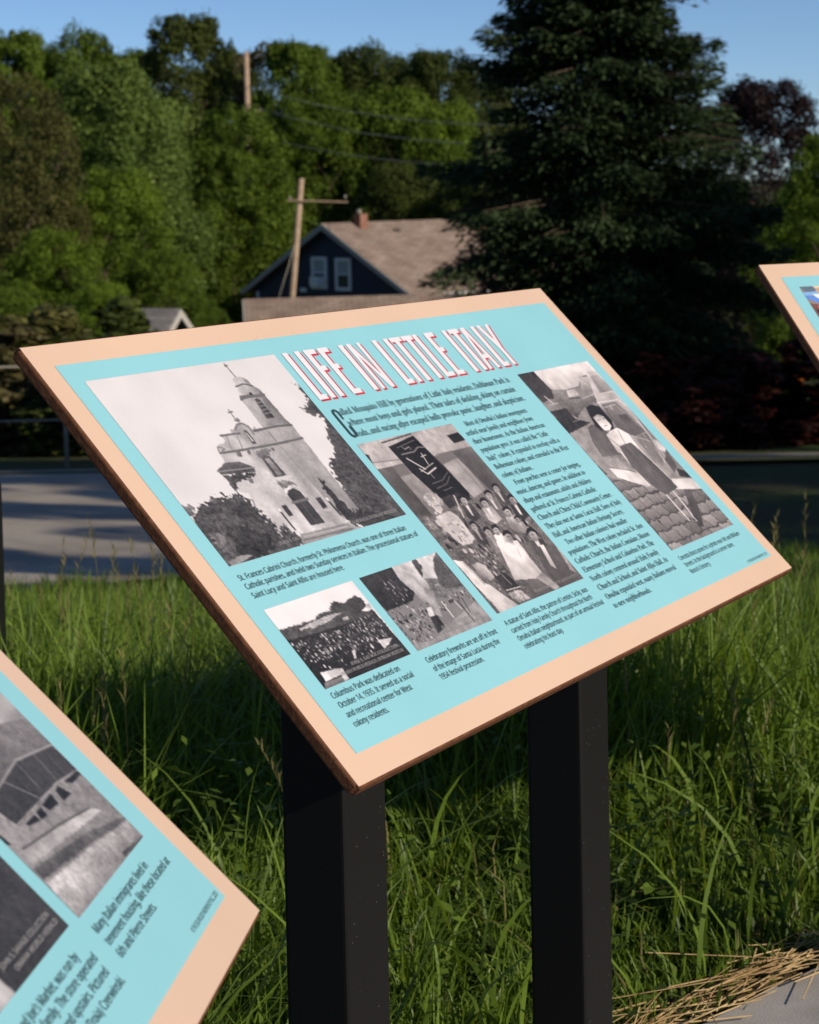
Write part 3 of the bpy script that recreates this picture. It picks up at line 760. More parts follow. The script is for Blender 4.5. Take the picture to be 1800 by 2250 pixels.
BEND = [759.3, 758, 772, 762, 774.6, 780.3, 666.2, 773.5, 768.8, 766.7, 761, 785.4, 791, 778.6, 768.7, 793.7, 792.5, 784.4, 776.6, 783, 786, 692.5]
BODY = [(s, 605 if i in (0, 7, 14) else 592, BEND[i], 192.2 + i * 12.87) for i, s in enumerate(BODY)]
CAPS = [[('St. Frances Cabrini Church, formerly St. Philomena Church, was one of three Italian', 51, 343, 296), ('Catholic parishes, and held two Sunday services in Italian. The processional statues of', 51, 355.3, 306.2), ('Saint Lucy and Saint Alfio are housed here.', 51, 201.6, 316.7)],
        [('Columbus Park was dedicated on', 52, 166, 431.6), ('October 14, 1935. It served as a social', 52, 178.4, 442), ('and recreational center for West', 52, 163, 452.6), ('colony residents.', 52, 108.7, 463)],
        [('Celebratory fireworks are set off in front', 212.5, 352.6, 435.5), ('of the image of Santa Lucia during the', 213, 343.6, 446), ('1954 festival procession.', 213, 296.7, 456.2)],
        [('A statue of Saint Alfio, the patron of Lentini, Sicily, was', 376, 568.3, 432), ('carried from Holy Family Church throughout the North', 377, 565, 442.1), ('Omaha Italian neighborhood, as part of an annual festival', 377, 578.2, 452.4), ('celebrating his feast day.', 377, 463, 462.6)],
        [('Concetta Bosco poses for a photo near 4th and William', 811, 1006.5, 442.1), ('Streets. In the background is a corner store,', 811, 968, 452.5), ("Bosco's Grocery.", 811, 871, 462.7)],
        [('\u00a9 THE BIG MUDDY WORKSHOP INC., 2023', 964.7, 1032, 480.7)]]
CREDITS = [('JOHN S. SAVAGE COLLECTION, OMAHA WORLD HERALD, DURHAM MUSEUM', 139, 352, 272.6), ('JOHN S. SAVAGE COLLECTION', 107, 190.5, 409.2), ('OMAHA WORLD HERALD, DURHAM MUSEUM', 84, 192, 415.1),
           ('JOHN S. SAVAGE COLLECTION', 272, 350, 409.5), ('OMAHA WORLD HERALD, DURHAM MUSEUM', 250, 352, 415.3), ('PHOTO COURTESY OF ST. ALFIO SOCIETY', 470, 572, 411)]
LCAPS = [[('Many Italian immigrants lived in', 864, 983, 430), ('tenement housing, like these located at', 864, 1013.5, 440), ('6th and Pierce Streets.', 864, 948, 450.2)],
         [("and Joe's Market, was run by", 722, 826, 429.6), ('family. The store operated', 742, 841, 438.8), ('and upstairs. Pictured', 758, 839, 449), ('(Troia) Czerwinski.', 776, 846, 459.6)],
         [('\u00a9 THE BIG MUDDY WORKSHOP INC., 2023', 961, 1032, 479.5)], [('JOHN S. SAVAGE COLLECTION', 752, 836, 400), ('OMAHA WORLD HERALD', 764, 838, 406.5)]]
def conv(lines, fn): return [(fn(s), a, b, v) for s, a, b, v in lines]
INTRO = conv(INTRO, serif); BODY = conv(BODY, serif); CREDITS = conv(CREDITS, serif)
CAPS = [conv(c, sans) for c in CAPS]; LCAPS = [conv(c, sans) for c in LCAPS]
OB, OC = .0025, .002
prepare([(s, OB) for s, *_ in INTRO + BODY + CREDITS] + [(s, OC) for c in CAPS + LCAPS for s, *_ in c])

def title_polys():
    t, b, s = 51.5, 119.8, 9.6; P = []
    def R(u0, v0, u1, v1): P.append([(u0, v0), (u0, v1), (u1, v1), (u1, v0)])
    def I(u, w=s): R(u, t, u + w, b)
    def L(u, w): P.append([(u, t), (u, b), (u + w, b), (u + w, b - 6.6), (u + s, b - 6.6), (u + s, t)])
    def F(u, w): P.append([(u, t), (u, b), (u + s, b), (u + s, 82.5), (u + w - 4, 82.5), (u + w - 4, 75.8), (u + s, 75.8), (u + s, t + 6.8), (u + w, t + 6.8), (u + w, t)])
    def E(u, w): P.append([(u, t), (u, b), (u + w - 1.5, b), (u + w - 1.5, b - 6.6), (u + s, b - 6.6), (u + s, 82.5), (u + w - 4, 82.5), (u + w - 4, 75.8), (u + s, 75.8), (u + s, t + 6.8), (u + w, t + 6.8), (u + w, t)])
    def T(u, w): c = u + w / 2; P.append([(u, t), (u, t + 6.8), (c - s / 2, t + 6.8), (c - s / 2, b), (c + s / 2, b), (c + s / 2, t + 6.8), (u + w, t + 6.8), (u + w, t)])
    L(376.5, 18); I(399.4); F(416.8, 22); E(444.3, 20.5)
    I(487.8)
    P.append([(504.5, t), (504.5, b), (511.5, b), (511.5, t + 19), (524.5, b), (533, b), (533, t), (526, t), (526, b - 19), (513, t)])
    L(559.8, 18); I(585); T(598, 25); T(625, 24.5); L(651.6, 22); E(678.6, 21.5)
    I(722.6); T(737, 25)
    P.append('A'); A = [[(769, t), (758.5, b), (766.5, b), (775.6, t)], [(773, t), (779.2, b), (787.5, b), (780, t)], [(767.5, 96.5), (767.0, 103), (778.5, 103), (778, 96.5)]]
    L(795.6, 18); P.append([(811.8, t), (822, 92), (822, b), (830.5, b), (830.5, 92), (843, t), (834.5, t), (827.6, 77), (821, t)])
    return [A if p == 'A' else [p] for p in P]
def drop_cap():
    cu, top, bot, ro, st = 385.2, 134.6, 175.4, 6.4, 3.3; out = []; inn = []
    a0, a1 = math.radians(-8), math.radians(188)
    for k in range(15):
        a = math.radians(-10) + math.radians(190) * k / 14; out.append((cu + ro * math.cos(a), top + ro - ro * math.sin(a)))
        inn.append((cu + (ro - st) * math.cos(a), top + ro - (ro - st) * math.sin(a)))
    o2 = []; i2 = []
    for k in range(15):
        a = math.radians(180) + math.radians(190) * k / 14; o2.append((cu + ro * math.cos(a), bot - ro - ro * math.sin(a)))
        i2.append((cu + (ro - st) * math.cos(a), bot - ro - (ro - st) * math.sin(a)))
    o = [(out[0][0], 149.5)] + out + o2 + [(o2[-1][0], 159.5)]; i = [(inn[0][0], 149.5)] + inn + i2 + [(i2[-1][0], 159.5)]
    return [[o[k], o[k + 1], i[k + 1], i[k]] for k in range(len(o) - 1)]

def make_sign(label, x, y, rz, z=0.0):
    s = thing('information_sign', label, 'sign', (x, y, z), rz, 'panels standing round the plaza')
    # board: brown phenolic slab with eased edges, peach face on top
    b = bmesh.new(); bmesh.ops.create_cube(b, size=1); bmesh.ops.scale(b, vec=(W_, H_, T_), verts=b.verts)
    up = [e for e in b.edges if abs((e.verts[0].co - e.verts[1].co).z) > T_ * .5]
    bmesh.ops.bevel(b, geom=up, offset=.004, segments=3, affect='EDGES')
    hz = [e for e in b.edges if abs((e.verts[0].co - e.verts[1].co).z) < 1e-6 and len(e.link_faces) == 2 and abs(e.link_faces[0].normal.dot(e.link_faces[1].normal)) < .3]
    b.normal_update()
    hz = [e for e in b.edges if abs(e.verts[0].co.z - e.verts[1].co.z) < 1e-6 and len(e.link_faces) == 2 and abs(e.link_faces[0].normal.z - e.link_faces[1].normal.z) > .5]
    bmesh.ops.bevel(b, geom=hz, offset=.0024, segments=2, affect='EDGES', profile=.5)
    for v in b.verts:
        u, w, h = v.co.x * 1000 + W_ * 500, -v.co.y * 1000 + H_ * 500, v.co.z - T_ / 2; v.co = pl(u, w, h)
    board = bm_obj('board', b, M['core'], s)
    e = 2.2
    rect('face_laminate', e, e, W_ * 1000 - e, H_ * 1000 - e, .00025, M['peach'], board)
    mm = MARG * 1000; rect('blue_field', mm, mm, W_ * 1000 - mm, H_ * 1000 - mm, .0006, M['blue'], board)
    # posts: square tube, mitred to the board, with a mounting plate
    for x0 in (-.3062, .2280):
        w, yb, dp = .0795, -.019, .0745
        b = box_bm(x0 + w / 2, yb + dp / 2, .5, w, dp, 1.0, .005, 3)
        for v in b.verts:
            if v.co.z > .5: v.co.z = ZC + (v.co.y) * ST / CT - (T_ + .004) / CT
            else: v.co.z = -.25 + (v.co.z)
        bm_obj('post', b, M['black'], s, False)
        pb = bmesh.new()
        for h in (-T_ - .0002, -T_ - .0045):
            for (du, dv) in ((-25, -110), (105, -110), (105, 110), (-25, 110)): pb.verts.new(pl((x0 + W_ / 2) * 1000 + du, H_ * 500 + dv, h))
        pb.verts.ensure_lookup_table()
        for f in ((0, 1, 2, 3), (7, 6, 5, 4), (0, 4, 5, 1), (1, 5, 6, 2), (2, 6, 7, 3), (3, 7, 4, 0)): pb.faces.new([pb.verts[i] for i in f])
        bm_obj('mounting_plate', pb, M['black'], s)
    return s, board

GREY = (1.0, .965, .985); WARM = (1.035, .975, .975)
S1, B1 = make_sign('tilted peach and turquoise history panel titled LIFE IN LITTLE ITALY, nearest whole one', 0, 0, 0)
photo_print('church', 360, 264, .885, 1, (51, 51, 363, 279), B1, GREY, 'large grey photograph of a church with a domed tower')
photo_print('proc', 236, 268, .45, 2, (377, 184, 580, 416.3), B1, WARM, 'photograph of men carrying a banner and a statue')
photo_print('car', 234, 336, .55, 3, (811, 135.5, 1013, 426), B1, WARM, 'photograph of a girl standing in front of an old car')
photo_print('col', 190, 117, .93, 4, (51, 330, 198, 420.6), B1, GREY, 'small photograph of a dense crowd in a park')
photo_print('fire', 190, 115, .5, 5, (211.5, 330, 360.5, 420.6), B1, GREY, 'small photograph of smoke over a street crowd')
for g in title_polys():
    poly_print('letter_shadow', g, .0010, M['inkr'], B1, 3.2, 2.4)
    poly_print('title_letter', g, .0013, M['inkw'], B1)
poly_print('drop_cap', drop_cap(), .0012, M['ink'], B1)
text_block('intro_text', INTRO, 12.4, M['ink'], B1, off=OB)
text_block('body_text', BODY, 10.2, M['ink'], B1, off=OB)
for c in CAPS[:5]: text_block('caption', c, 8.6, M['ink'], B1, off=OC)
text_block('copyright_line', CAPS[5], 5.2, M['ink'], B1, off=OC)
for k, c in enumerate(CREDITS): text_block('photo_credit', [c], 4.8 if k else 5.4, M['inkg'], B1, off=OB)

S2, B2 = make_sign('peach and turquoise history panel cut off at the lower left of the photo', -1.3665, -.3176, math.radians(23.507))
photo_print('tenement', 150, 190, .5, 6, (861, 225, 1012, 415), B2, GREY, 'grey photograph of a tenement building on stilts')
photo_print('dark', 120, 110, .22, 7, (640, 225, 845, 413), B2, GREY, 'dark grey photograph with a white corner')
for c in LCAPS[:2]: text_block('caption', c, 8.6, M['ink'], B2, off=OC)
text_block('copyright_line', LCAPS[2], 5.2, M['ink'], B2, off=OC)
for c in LCAPS[3]: text_block('photo_credit', [c], 4.8, M['inkg'], B2, off=OC)

S3, B3 = make_sign('peach and turquoise history panel cut off at the right edge, behind the titled one', 1.2159, -.4422, math.radians(-30.13), .0186)
colour_photo(120, 90, (50, 49, 250, 199), B3, [([(50, 49), (74, 48), (78, 60), (55, 61)], (.36, .42, .48)), ([(74, 48), (120, 48), (130, 80), (100, 90)], (.80, .74, .66)), ([(50, 60), (78, 59), (82, 66), (50, 68)], (.50, .66, .84)),
    ([(50, 67), (66, 68), (74, 74), (76, 84), (64, 82), (50, 72)], (.36, .52, .80)), ([(66, 66), (88, 62), (92, 78), (78, 82)], (.84, .88, .95)), ([(76, 58), (84, 52), (96, 70), (90, 88), (80, 84)], (.70, .60, .50)),
    ([(50, 82), (62, 84), (76, 92), (90, 100), (110, 130), (50, 140)], (.45, .30, .28)), ([(60, 88), (70, 87), (74, 96), (64, 98)], (.86, .42, .40)), ([(70, 98), (82, 96), (88, 108), (74, 110)], (.80, .45, .42)), ([(54, 94), (60, 96), (66, 106), (56, 108)], (.16, .13, .14))],
    (.55, .48, .44), 'colour street photograph at the corner of the panel')

# ------------------------------------------------------------------ meadow grass
M['grass'] = leaf_mat('meadow_grass', (.036, .068, .010), (.185, .275, .038), .40, .45, spec=.3)
M['dry'] = leaf_mat('dry_grass_heads', (.10, .10, .03), (.22, .19, .075), .3, .7)
M['straw'] = mat('dry_straw', (.30, .19, .085), .7, .25, col2=(.58, .42, .21), scale=12)
M['weed'] = leaf_mat('broad_weed_leaves', (.045, .080, .012), (.150, .225, .035), .35, .5)

def blades(n, root, h, w, lean, bend, az, seg, tone):
    """n curved ribbons; all arguments are arrays of length n"""
    t = np.linspace(0, 1, seg + 1)[None, :]
    d = np.stack([np.cos(az), np.sin(az)], -1); p = np.stack([-np.sin(az), np.cos(az)], -1)
    tw = RS.uniform(-1.2, 1.2, n); q = p * np.cos(tw)[:, None] + d * np.sin(tw)[:, None]
    out = (lean[:, None] * t + bend[:, None] * t ** 2.2) * h[:, None]
    z = h[:, None] * (t - .42 * bend[:, None] * t ** 2.6)
    c = np.concatenate([root[:, None, :2] + d[:, None, :] * out[..., None], (root[:, 2:3] + z)[..., None]], -1)
    ww = (w[:, None] * (np.minimum(1, .55 + 1.6 * t) * (1 - .93 * t ** 2.2)))[..., None] * .5
    q3 = np.concatenate([q, np.zeros((n, 1))], -1)[:, None, :]
    v = np.stack([c - q3 * ww, c + q3 * ww], 2).reshape(n, -1, 3)
    k = np.arange(seg) * 2; f = np.stack([k, k + 1, k + 3, k + 2], -1)
    F = (np.arange(n)[:, None, None] * (2 * (seg + 1)) + f[None]).reshape(-1, 4)
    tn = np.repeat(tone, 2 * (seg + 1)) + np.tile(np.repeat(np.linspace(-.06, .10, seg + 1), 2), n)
    return v.reshape(-1, 3), F, tn
def scatter(n, d0, d1, r_l, r_r, keep):
    d = np.sqrt(RS.uniform(d0 ** 2, d1 ** 2, n)); s = RS.uniform(0, 1, n)
    lo = -(.208 * d + r_l); hi = .208 * d + r_r; r = lo + (hi - lo) * s
    x = CAM.x + FWD.x * d + LAT.x * r; y = CAM.y + FWD.y * d + LAT.y * r
    k = keep(x, y, d, r); return x[k], y[k], d[k], r[k]
def off_plaza(x, y, d, r): return (np.hypot(x - PC.x, y - PC.y) > PRAD + .03) & (d < np.interp(r, rr, r_near) - np.where(r < -.7, .55, .0))
CL = RS.rand(400, 2) * np.array([12, 14]) + np.array([1, -7])           # tussock centres in (d, r)
def clump(d, r):
    v = np.full(d.shape, 9.0)
    for a, b in CL: v = np.minimum(v, np.hypot(d - a, r - b))
    return np.clip(1.25 - v * 1.6, .35, 1.25)
VV = []; FF = []; TT = []; base = 0
def add(a):
    global base
    VV.append(a[0]); FF.append(a[1] + base); TT.append(a[2]); base += len(a[0])
# tufts: blades spread outward from a shared crown, gaps of shade between them
for nt, per, d0, d1, seg, wmul, mg in ((3100, 17, 2.2, 4.6, 4, 1.15, .45), (2300, 18, 4.6, 7.2, 3, 1.4, .45), (2000, 16, 7.2, 11.4, 2, 2.1, .45), (2300, 14, 2.2, 10.5, 2, 2.0, 2.4)):
    x, y, d, r = scatter(nt, d0, d1, mg, mg, off_plaza); nt = len(x)
    ht = (RS.gamma(6, 1 / 6, nt) * .24 * clump(d, r) + .05); tt = np.clip(.58 + .25 * np.sin(d * 2.3 + r * 1.7) * np.sin(r * 2.9 - d) + RS.normal(0, .16, nt), 0, 1)
    i = np.repeat(np.arange(nt), per); n = len(i); az = RS.uniform(0, 6.283, n); rad = RS.uniform(.0, .055, n) * np.clip(d[i] / 4, 1, 2)
    X = x[i] + rad * np.cos(az); Y = y[i] + rad * np.sin(az); D = d[i]; edge = np.hypot(X - PC.x, Y - PC.y) - PRAD
    hh = ht[i] * RS.uniform(.45, 1.15, n) * np.clip(.34 + edge * 1.0, .34, 1.1)
    hh = np.minimum(hh, .44) * np.interp(D, [2, 4.6, 6.0, 8, 11], [1, 1, .66, .40, .34])
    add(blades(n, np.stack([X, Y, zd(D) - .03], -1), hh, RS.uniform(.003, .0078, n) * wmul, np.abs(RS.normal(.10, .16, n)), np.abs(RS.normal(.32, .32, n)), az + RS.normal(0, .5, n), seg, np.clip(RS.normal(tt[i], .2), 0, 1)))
# short undergrowth between the tufts
for n, d0, d1 in ((16000, 2.2, 4.6), (14000, 4.6, 11.3)):
    x, y, d, r = scatter(n, d0, d1, .45, .45, off_plaza); n = len(x)
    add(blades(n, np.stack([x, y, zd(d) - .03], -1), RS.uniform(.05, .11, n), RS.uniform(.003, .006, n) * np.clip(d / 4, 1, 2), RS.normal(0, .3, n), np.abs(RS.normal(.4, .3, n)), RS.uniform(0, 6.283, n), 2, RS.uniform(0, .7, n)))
# longer arching blades near the camera
x, y, d, r = scatter(1000, 2.5, 5.5, .3, .3, off_plaza); n = len(x)
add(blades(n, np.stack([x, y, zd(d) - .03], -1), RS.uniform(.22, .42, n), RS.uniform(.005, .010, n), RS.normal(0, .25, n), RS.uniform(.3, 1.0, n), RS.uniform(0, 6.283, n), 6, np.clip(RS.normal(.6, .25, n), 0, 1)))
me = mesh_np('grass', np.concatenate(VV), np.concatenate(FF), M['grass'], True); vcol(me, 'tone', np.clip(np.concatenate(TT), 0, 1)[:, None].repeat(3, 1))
tag(obj('grass', me), 'long green meadow grass behind the signs', 'grass', kind='stuff')

# flowering grass stalks with seed heads
VV = []; FF = []; TT = []; base = 0
x, y, d, r = scatter(130, 3.3, 5.8, .2, .3, off_plaza); n = len(x)
hs = RS.uniform(.30, .52, n); az = RS.uniform(0, 6.283, n); le = RS.normal(0, .12, n); be = RS.uniform(0, .2, n)
add(blades(n, np.stack([x, y, zd(d) - .03], -1), hs, np.full(n, .0032), le, be, az, 5, RS.uniform(.2, .6, n)))
X = []; 
for i in range(n):
    dx, dy = math.cos(az[i]), math.sin(az[i]); m_ = 16
    t = np.linspace(.74, 1.0, m_); o = (le[i] * t + be[i] * t ** 2.2) * hs[i]; zz = hs[i] * (t - .42 * be[i] * t ** 2.6)
    rt = np.stack([x[i] + dx * o, y[i] + dy * o, zd(d[i]) - .03 + zz], -1)
    X.append((rt, np.full(m_, .022) * (1.25 - t), RS.uniform(0, 6.283, m_)))
rt = np.concatenate([q[0] for q in X]); ln = np.concatenate([q[1] for q in X]) * 2.1; aa = np.concatenate([q[2] for q in X]); n = len(rt)
add(blades(n, rt, ln + .006, np.full(n, .0034), np.full(n, .35), np.full(n, .2), aa, 2, RS.uniform(.3, 1, n)))
x, y, d, r = scatter(1500, 2.4, 6.5, .3, .3, off_plaza); n = len(x)
add(blades(n, np.stack([x, y, zd(d) - .03], -1), RS.uniform(.05, .24, n), RS.uniform(.002, .005, n), RS.normal(0, .6, n), RS.uniform(.2, 1.2, n), RS.uniform(0, 6.283, n), 3, RS.uniform(.2, 1, n)))
me = mesh_np('seed_stalks', np.concatenate(VV), np.concatenate(FF), M['dry']); vcol(me, 'tone', np.clip(np.concatenate(TT), 0, 1)[:, None].repeat(3, 1))
tag(obj('seed_stalks', me), 'thin grass stalks with brownish seed heads above the meadow', 'grass', kind='stuff')

# low broad-leaved weeds among the grass
def kites(pos, ln, wd, dirv, nrm, tone):
    n = len(pos); dirv = dirv / np.linalg.norm(dirv, axis=1, keepdims=True)
    s = np.cross(nrm, dirv); s /= np.linalg.norm(s, axis=1, keepdims=True) + 1e-9; up = np.cross(dirv, s)
    L = ln[:, None]; Wd = wd[:, None]
    v = np.stack([pos - dirv * L * .5, pos + s * Wd * .5 + up * Wd * .12, pos + dirv * L * .5, pos - s * Wd * .5 + up * Wd * .12], 1).reshape(-1, 3)
    return v, np.arange(n * 4).reshape(n, 4), np.repeat(tone, 4)
VV = []; FF = []; TT = []; base = 0
wx_, wy_, wd_, wr_ = scatter(110, 2.6, 5.0, .1, .3, off_plaza)
for i in range(len(wx_)):
    m_ = RS.randint(14, 30); a = RS.uniform(0, 6.283, m_); rad = RS.uniform(.01, .13, m_); hz_ = RS.uniform(.03, .24, m_)
    pos = np.stack([wx_[i] + rad * np.cos(a), wy_[i] + rad * np.sin(a), zd(wd_[i]) + hz_], -1); dv = np.stack([np.cos(a), np.sin(a), RS.uniform(-.2, .5, m_)], -1)
    nr = np.stack([RS.normal(0, .4, m_), RS.normal(0, .4, m_), np.ones(m_)], -1)
    add(kites(pos, RS.uniform(.016, .038, m_), RS.uniform(.008, .018, m_), dv, nr, RS.uniform(.1, 1, m_)))
me = mesh_np('weeds', np.concatenate(VV), np.concatenate(FF), M['weed']); vcol(me, 'tone', np.concatenate(TT)[:, None].repeat(3, 1))
tag(obj('weeds', me), 'low broad-leaved weeds growing among the meadow grass', 'weeds', kind='stuff')

# strip of bare soil and loose straw along the plaza edge
n = 60; A = np.linspace(.2, 2.9, n); v = []; 
for rad, z in ((PRAD - .01, -.02), (PRAD + .06, -.012), (PRAD + .2, -.02), (PRAD + .34, -.05)):
    v.append(np.stack([PC.x + rad * np.cos(A), PC.y + rad * np.sin(A), z + .006 * RS.normal(0, 1, n)], -1))
i = np.arange(4 * n).reshape(4, n); f = np.stack([i[:-1, :-1], i[1:, :-1], i[1:, 1:], i[:-1, 1:]], -1).reshape(-1, 4)
tag(obj('soil_strip', mesh_np('soil_strip', np.concatenate(v), f, M['soil'], True)), kind='structure')
n = 760; a = RS.uniform(.9, 1.75, n); rad = PRAD + RS.normal(.018, .024, n) + .05 * RS.rand(n) * (a > 1.33); hgt = np.abs(RS.normal(.004, .008, n)) + .003
cx = PC.x + rad * np.cos(a); cy2 = PC.y + rad * np.sin(a); dirz = a + math.pi / 2 + RS.normal(0, .26, n); L = np.where(RS.rand(n) < .42, RS.uniform(.06, .30, n), RS.uniform(.008, .05, n)); tl_ = RS.normal(0, .06, n)
dv = np.stack([np.cos(dirz), np.sin(dirz), tl_], -1); sd = np.stack([-np.sin(dirz), np.cos(dirz), np.zeros(n)], -1); c = np.stack([cx, cy2, hgt + np.abs(tl_) * L * .5], -1)
wS = RS.uniform(.0009, .0026, n)[:, None]; Lh = L[:, None] * .5; upv = np.array([0, 0, 1.0])[None]
ring = [sd * wS * .5, upv * wS * .5, -sd * wS * .5, -upv * wS * .5]
v = np.stack([c - dv * Lh + q for q in ring] + [c + dv * Lh + q for q in ring], 1).reshape(-1, 3)
fb = np.array([[0, 1, 5, 4], [1, 2, 6, 5], [2, 3, 7, 6], [3, 0, 4, 7]]); f = (np.arange(n)[:, None, None] * 8 + fb[None]).reshape(-1, 4)
tag(obj('straw', mesh_np('straw', v, f, M['straw'])), 'loose yellow straw lying along the edge of the concrete', 'straw', kind='stuff')

# low black post at the left
b = box_bm(0, 0, .30, .076, .076, .66, .004, 2); pp = dr(4.0, -.8195 - .060)
bo = bm_obj('bollard', b, M['black']); bo.location = (pp.x, pp.y, 0); bo.rotation_euler = (0, 0, YAW)
tag(bo, 'slim black square post cut off at the left edge beside the road', 'bollard')

# ------------------------------------------------------------------ trees
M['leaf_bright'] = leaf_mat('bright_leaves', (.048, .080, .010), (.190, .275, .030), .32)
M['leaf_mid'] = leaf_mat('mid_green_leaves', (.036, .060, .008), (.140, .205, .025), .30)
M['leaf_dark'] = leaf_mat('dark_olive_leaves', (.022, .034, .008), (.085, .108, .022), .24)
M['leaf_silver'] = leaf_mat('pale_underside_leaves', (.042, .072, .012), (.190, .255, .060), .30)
M['leaf_olive'] = leaf_mat('olive_needles', (.030, .036, .009), (.125, .120, .035), .22)
M['leaf_brown'] = leaf_mat('thin_brownish_leaves', (.055, .052, .018), (.140, .115, .050), .25)
M['leaf_purple'] = leaf_mat('purple_leaves', (.009, .006, .006), (.028, .016, .016), .2)
M['leaf_red'] = leaf_mat('dark_red_leaves', (.012, .004, .003), (.042, .012, .008), .2)
M['leaf_white'] = leaf_mat('white_flowers', (.55, .52, .48), (.80, .77, .72), .2)
M['leaf_orange'] = leaf_mat('orange_flowers', (.55, .18, .03), (.75, .30, .05), .2)
M['needle'] = leaf_mat('spruce_needles', (.014, .027, .011), (.062, .092, .038), .12, .6)

CW = .66                                                     # crown width for unit height
def crown_mesh(name, seed, n, lobes, leaf, flat=.5, up=.3, bottom=.12, power=.62, lr=(.05, .115)):
    """crown of unit height and width CW: uneven lobes of leaf-sized kites"""
    rs = np.random.RandomState(seed); C = []; R = []
    while len(C) < lobes:
        t = rs.uniform(bottom, .95); s_ = min(1, max(0, (t - bottom * .6) / (1.0 - bottom * .6))); prof = max(.05, math.sin(math.pi * s_ ** .9)) ** power * (CW / 2 - .05)
        a = rs.uniform(0, 6.283); rad = prof * rs.uniform(.2, 1) ** .4 * rs.uniform(.85, 1.1); r = rs.uniform(*lr) * (1 - .3 * t)
        C.append((rad * math.cos(a), rad * math.sin(a), t - r * .7)); R.append(r)
    C = np.array(C); R = np.array(R); pr = R ** 2 / (R ** 2).sum(); li = rs.choice(lobes, n, p=pr)
    dv = rs.normal(0, 1, (n, 3)); dv[:, 2] += up; dv /= np.linalg.norm(dv, axis=1, keepdims=True)
    rad = R[li] * (.5 + .6 * rs.rand(n) ** .6) * (1 + .35 * rs.rand(n) ** 12); sq = rs.uniform(.6, 1.35, (lobes, 3)); pos = C[li] + dv * rad[:, None] * sq[li]
    nr = dv * (1 - flat) + rs.normal(0, .5, (n, 3)) * flat + np.array([0, 0, .2])
    ld = rs.normal(0, 1, (n, 3)) + np.array([0, 0, -.35]); ld -= nr * (ld * nr).sum(1, keepdims=True) / (nr * nr).sum(1, keepdims=True)
    ln = leaf * rs.uniform(.6, 1.35, n); tone = np.clip(rs.normal(.5, .2, n) + (rs.rand(lobes)[li] - .5) * .5, 0, 1)
    v, f, t = kites(pos, ln, ln * rs.uniform(.5, .8, n), ld, nr, tone)
    me = mesh_np(name, v, f, M['leaf_mid']); vcol(me, 'tone', t[:, None].repeat(3, 1)); return me
CROWN = {'round': [crown_mesh('crown', 20 + k, 72000, 230, .0122, bottom=.12, lr=(.025, .085)) for k in range(2)],
         'dense': [crown_mesh('crown', 40 + k, 76000, 300, .0120, up=.4, bottom=.02, lr=(.025, .08)) for k in range(3)],
         'feather': [crown_mesh('crown', 60, 70000, 340, .0115, flat=.9, up=.1, bottom=.03, power=.5, lr=(.025, .065))],
         'loose': [crown_mesh('crown', 70 + k, 12000, 80, .018, bottom=.25, lr=(.03, .075)) for k in range(2)],
         'high': [crown_mesh('crown', 90 + k, 2600, 22, .027, bottom=.47, lr=(.035, .08)) for k in range(2)],
         'bush': [crown_mesh('crown', 80 + k, 5500, 45, .045, up=.5, bottom=.0, power=.45) for k in range(2)]}
def trunk_mesh(seed, thick=.022):
    rs = random.Random(seed); V = []; F = []
    def go(p, d, r, l, depth):
        nonlocal V, F
        pts = [p]; rad = [r]; q = Vector(p); dd = Vector(d)
        for k in range(4):
            dd = (dd + Vector((rs.uniform(-.12, .12), rs.uniform(-.12, .12), .05))).normalized(); q = q + dd * l / 4; pts.append(q.copy()); rad.append(r * (1 - .16 * (k + 1)))
        v, f = tube(pts, rad, 6); o = len(V); V += [tuple(x) for x in v]; F += [tuple(i + o for i in x) for x in f]
        if depth > 0:
            for k in range(4 if depth == 2 else 3):
                i = rs.randint(2, 4); a = rs.uniform(0, 6.283); e = rs.uniform(.5, .95)
                go(pts[i], (math.cos(a) * math.cos(e), math.sin(a) * math.cos(e), math.sin(e)), rad[i] * .6, l * .55, depth - 1)
    go(Vector((0, 0, -.02)), (0, 0, 1), thick, .52, 2)
    me = bpy.data.meshes.new('trunk'); me.from_pydata(V, [], F); me.materials.append(M['bark'])
    for p in me.polygons: p.use_smooth = True
    return me
TRUNK = [trunk_mesh(s) for s in (1, 2, 3)]
_tn = 0
def tree(name, label, base, height, width, kind, m, cat='tree', group=None, trunk=True):
    global _tn
    _tn += 1; e = thing(name, label, cat, base, _tn * 2.4, group); k_ = width / CW; e.scale = (k_, k_, height)
    c = obj('crown' if trunk else 'foliage', CROWN[kind][_tn % len(CROWN[kind])], e)
    c.material_slots[0].link = 'OBJECT'; c.material_slots[0].material = M[m]
    if trunk: obj('trunk', TRUNK[_tn % 3], e)
    return e
def tree_px(name, label, x, top, hw, d, kind, m, cat='tree', group='trees on the wooded slope', trunk=True, sink=0.0):
    """x, top, hw in 1725-wide photo pixels; the tree stands on the terrain d metres ahead"""
    k = 1800 / 1725; p = at(x * k, top * k, d); z0 = zg(p.x, p.y) - sink; w = min(max(2 * hw * k / FPX * d * 1.35, (p.z - z0) * .48), (p.z - z0) * .85)
    return tree(name, label, (p.x, p.y, z0), (p.z - z0) * 1.035, w * 1.02, kind, m, cat, group, trunk)

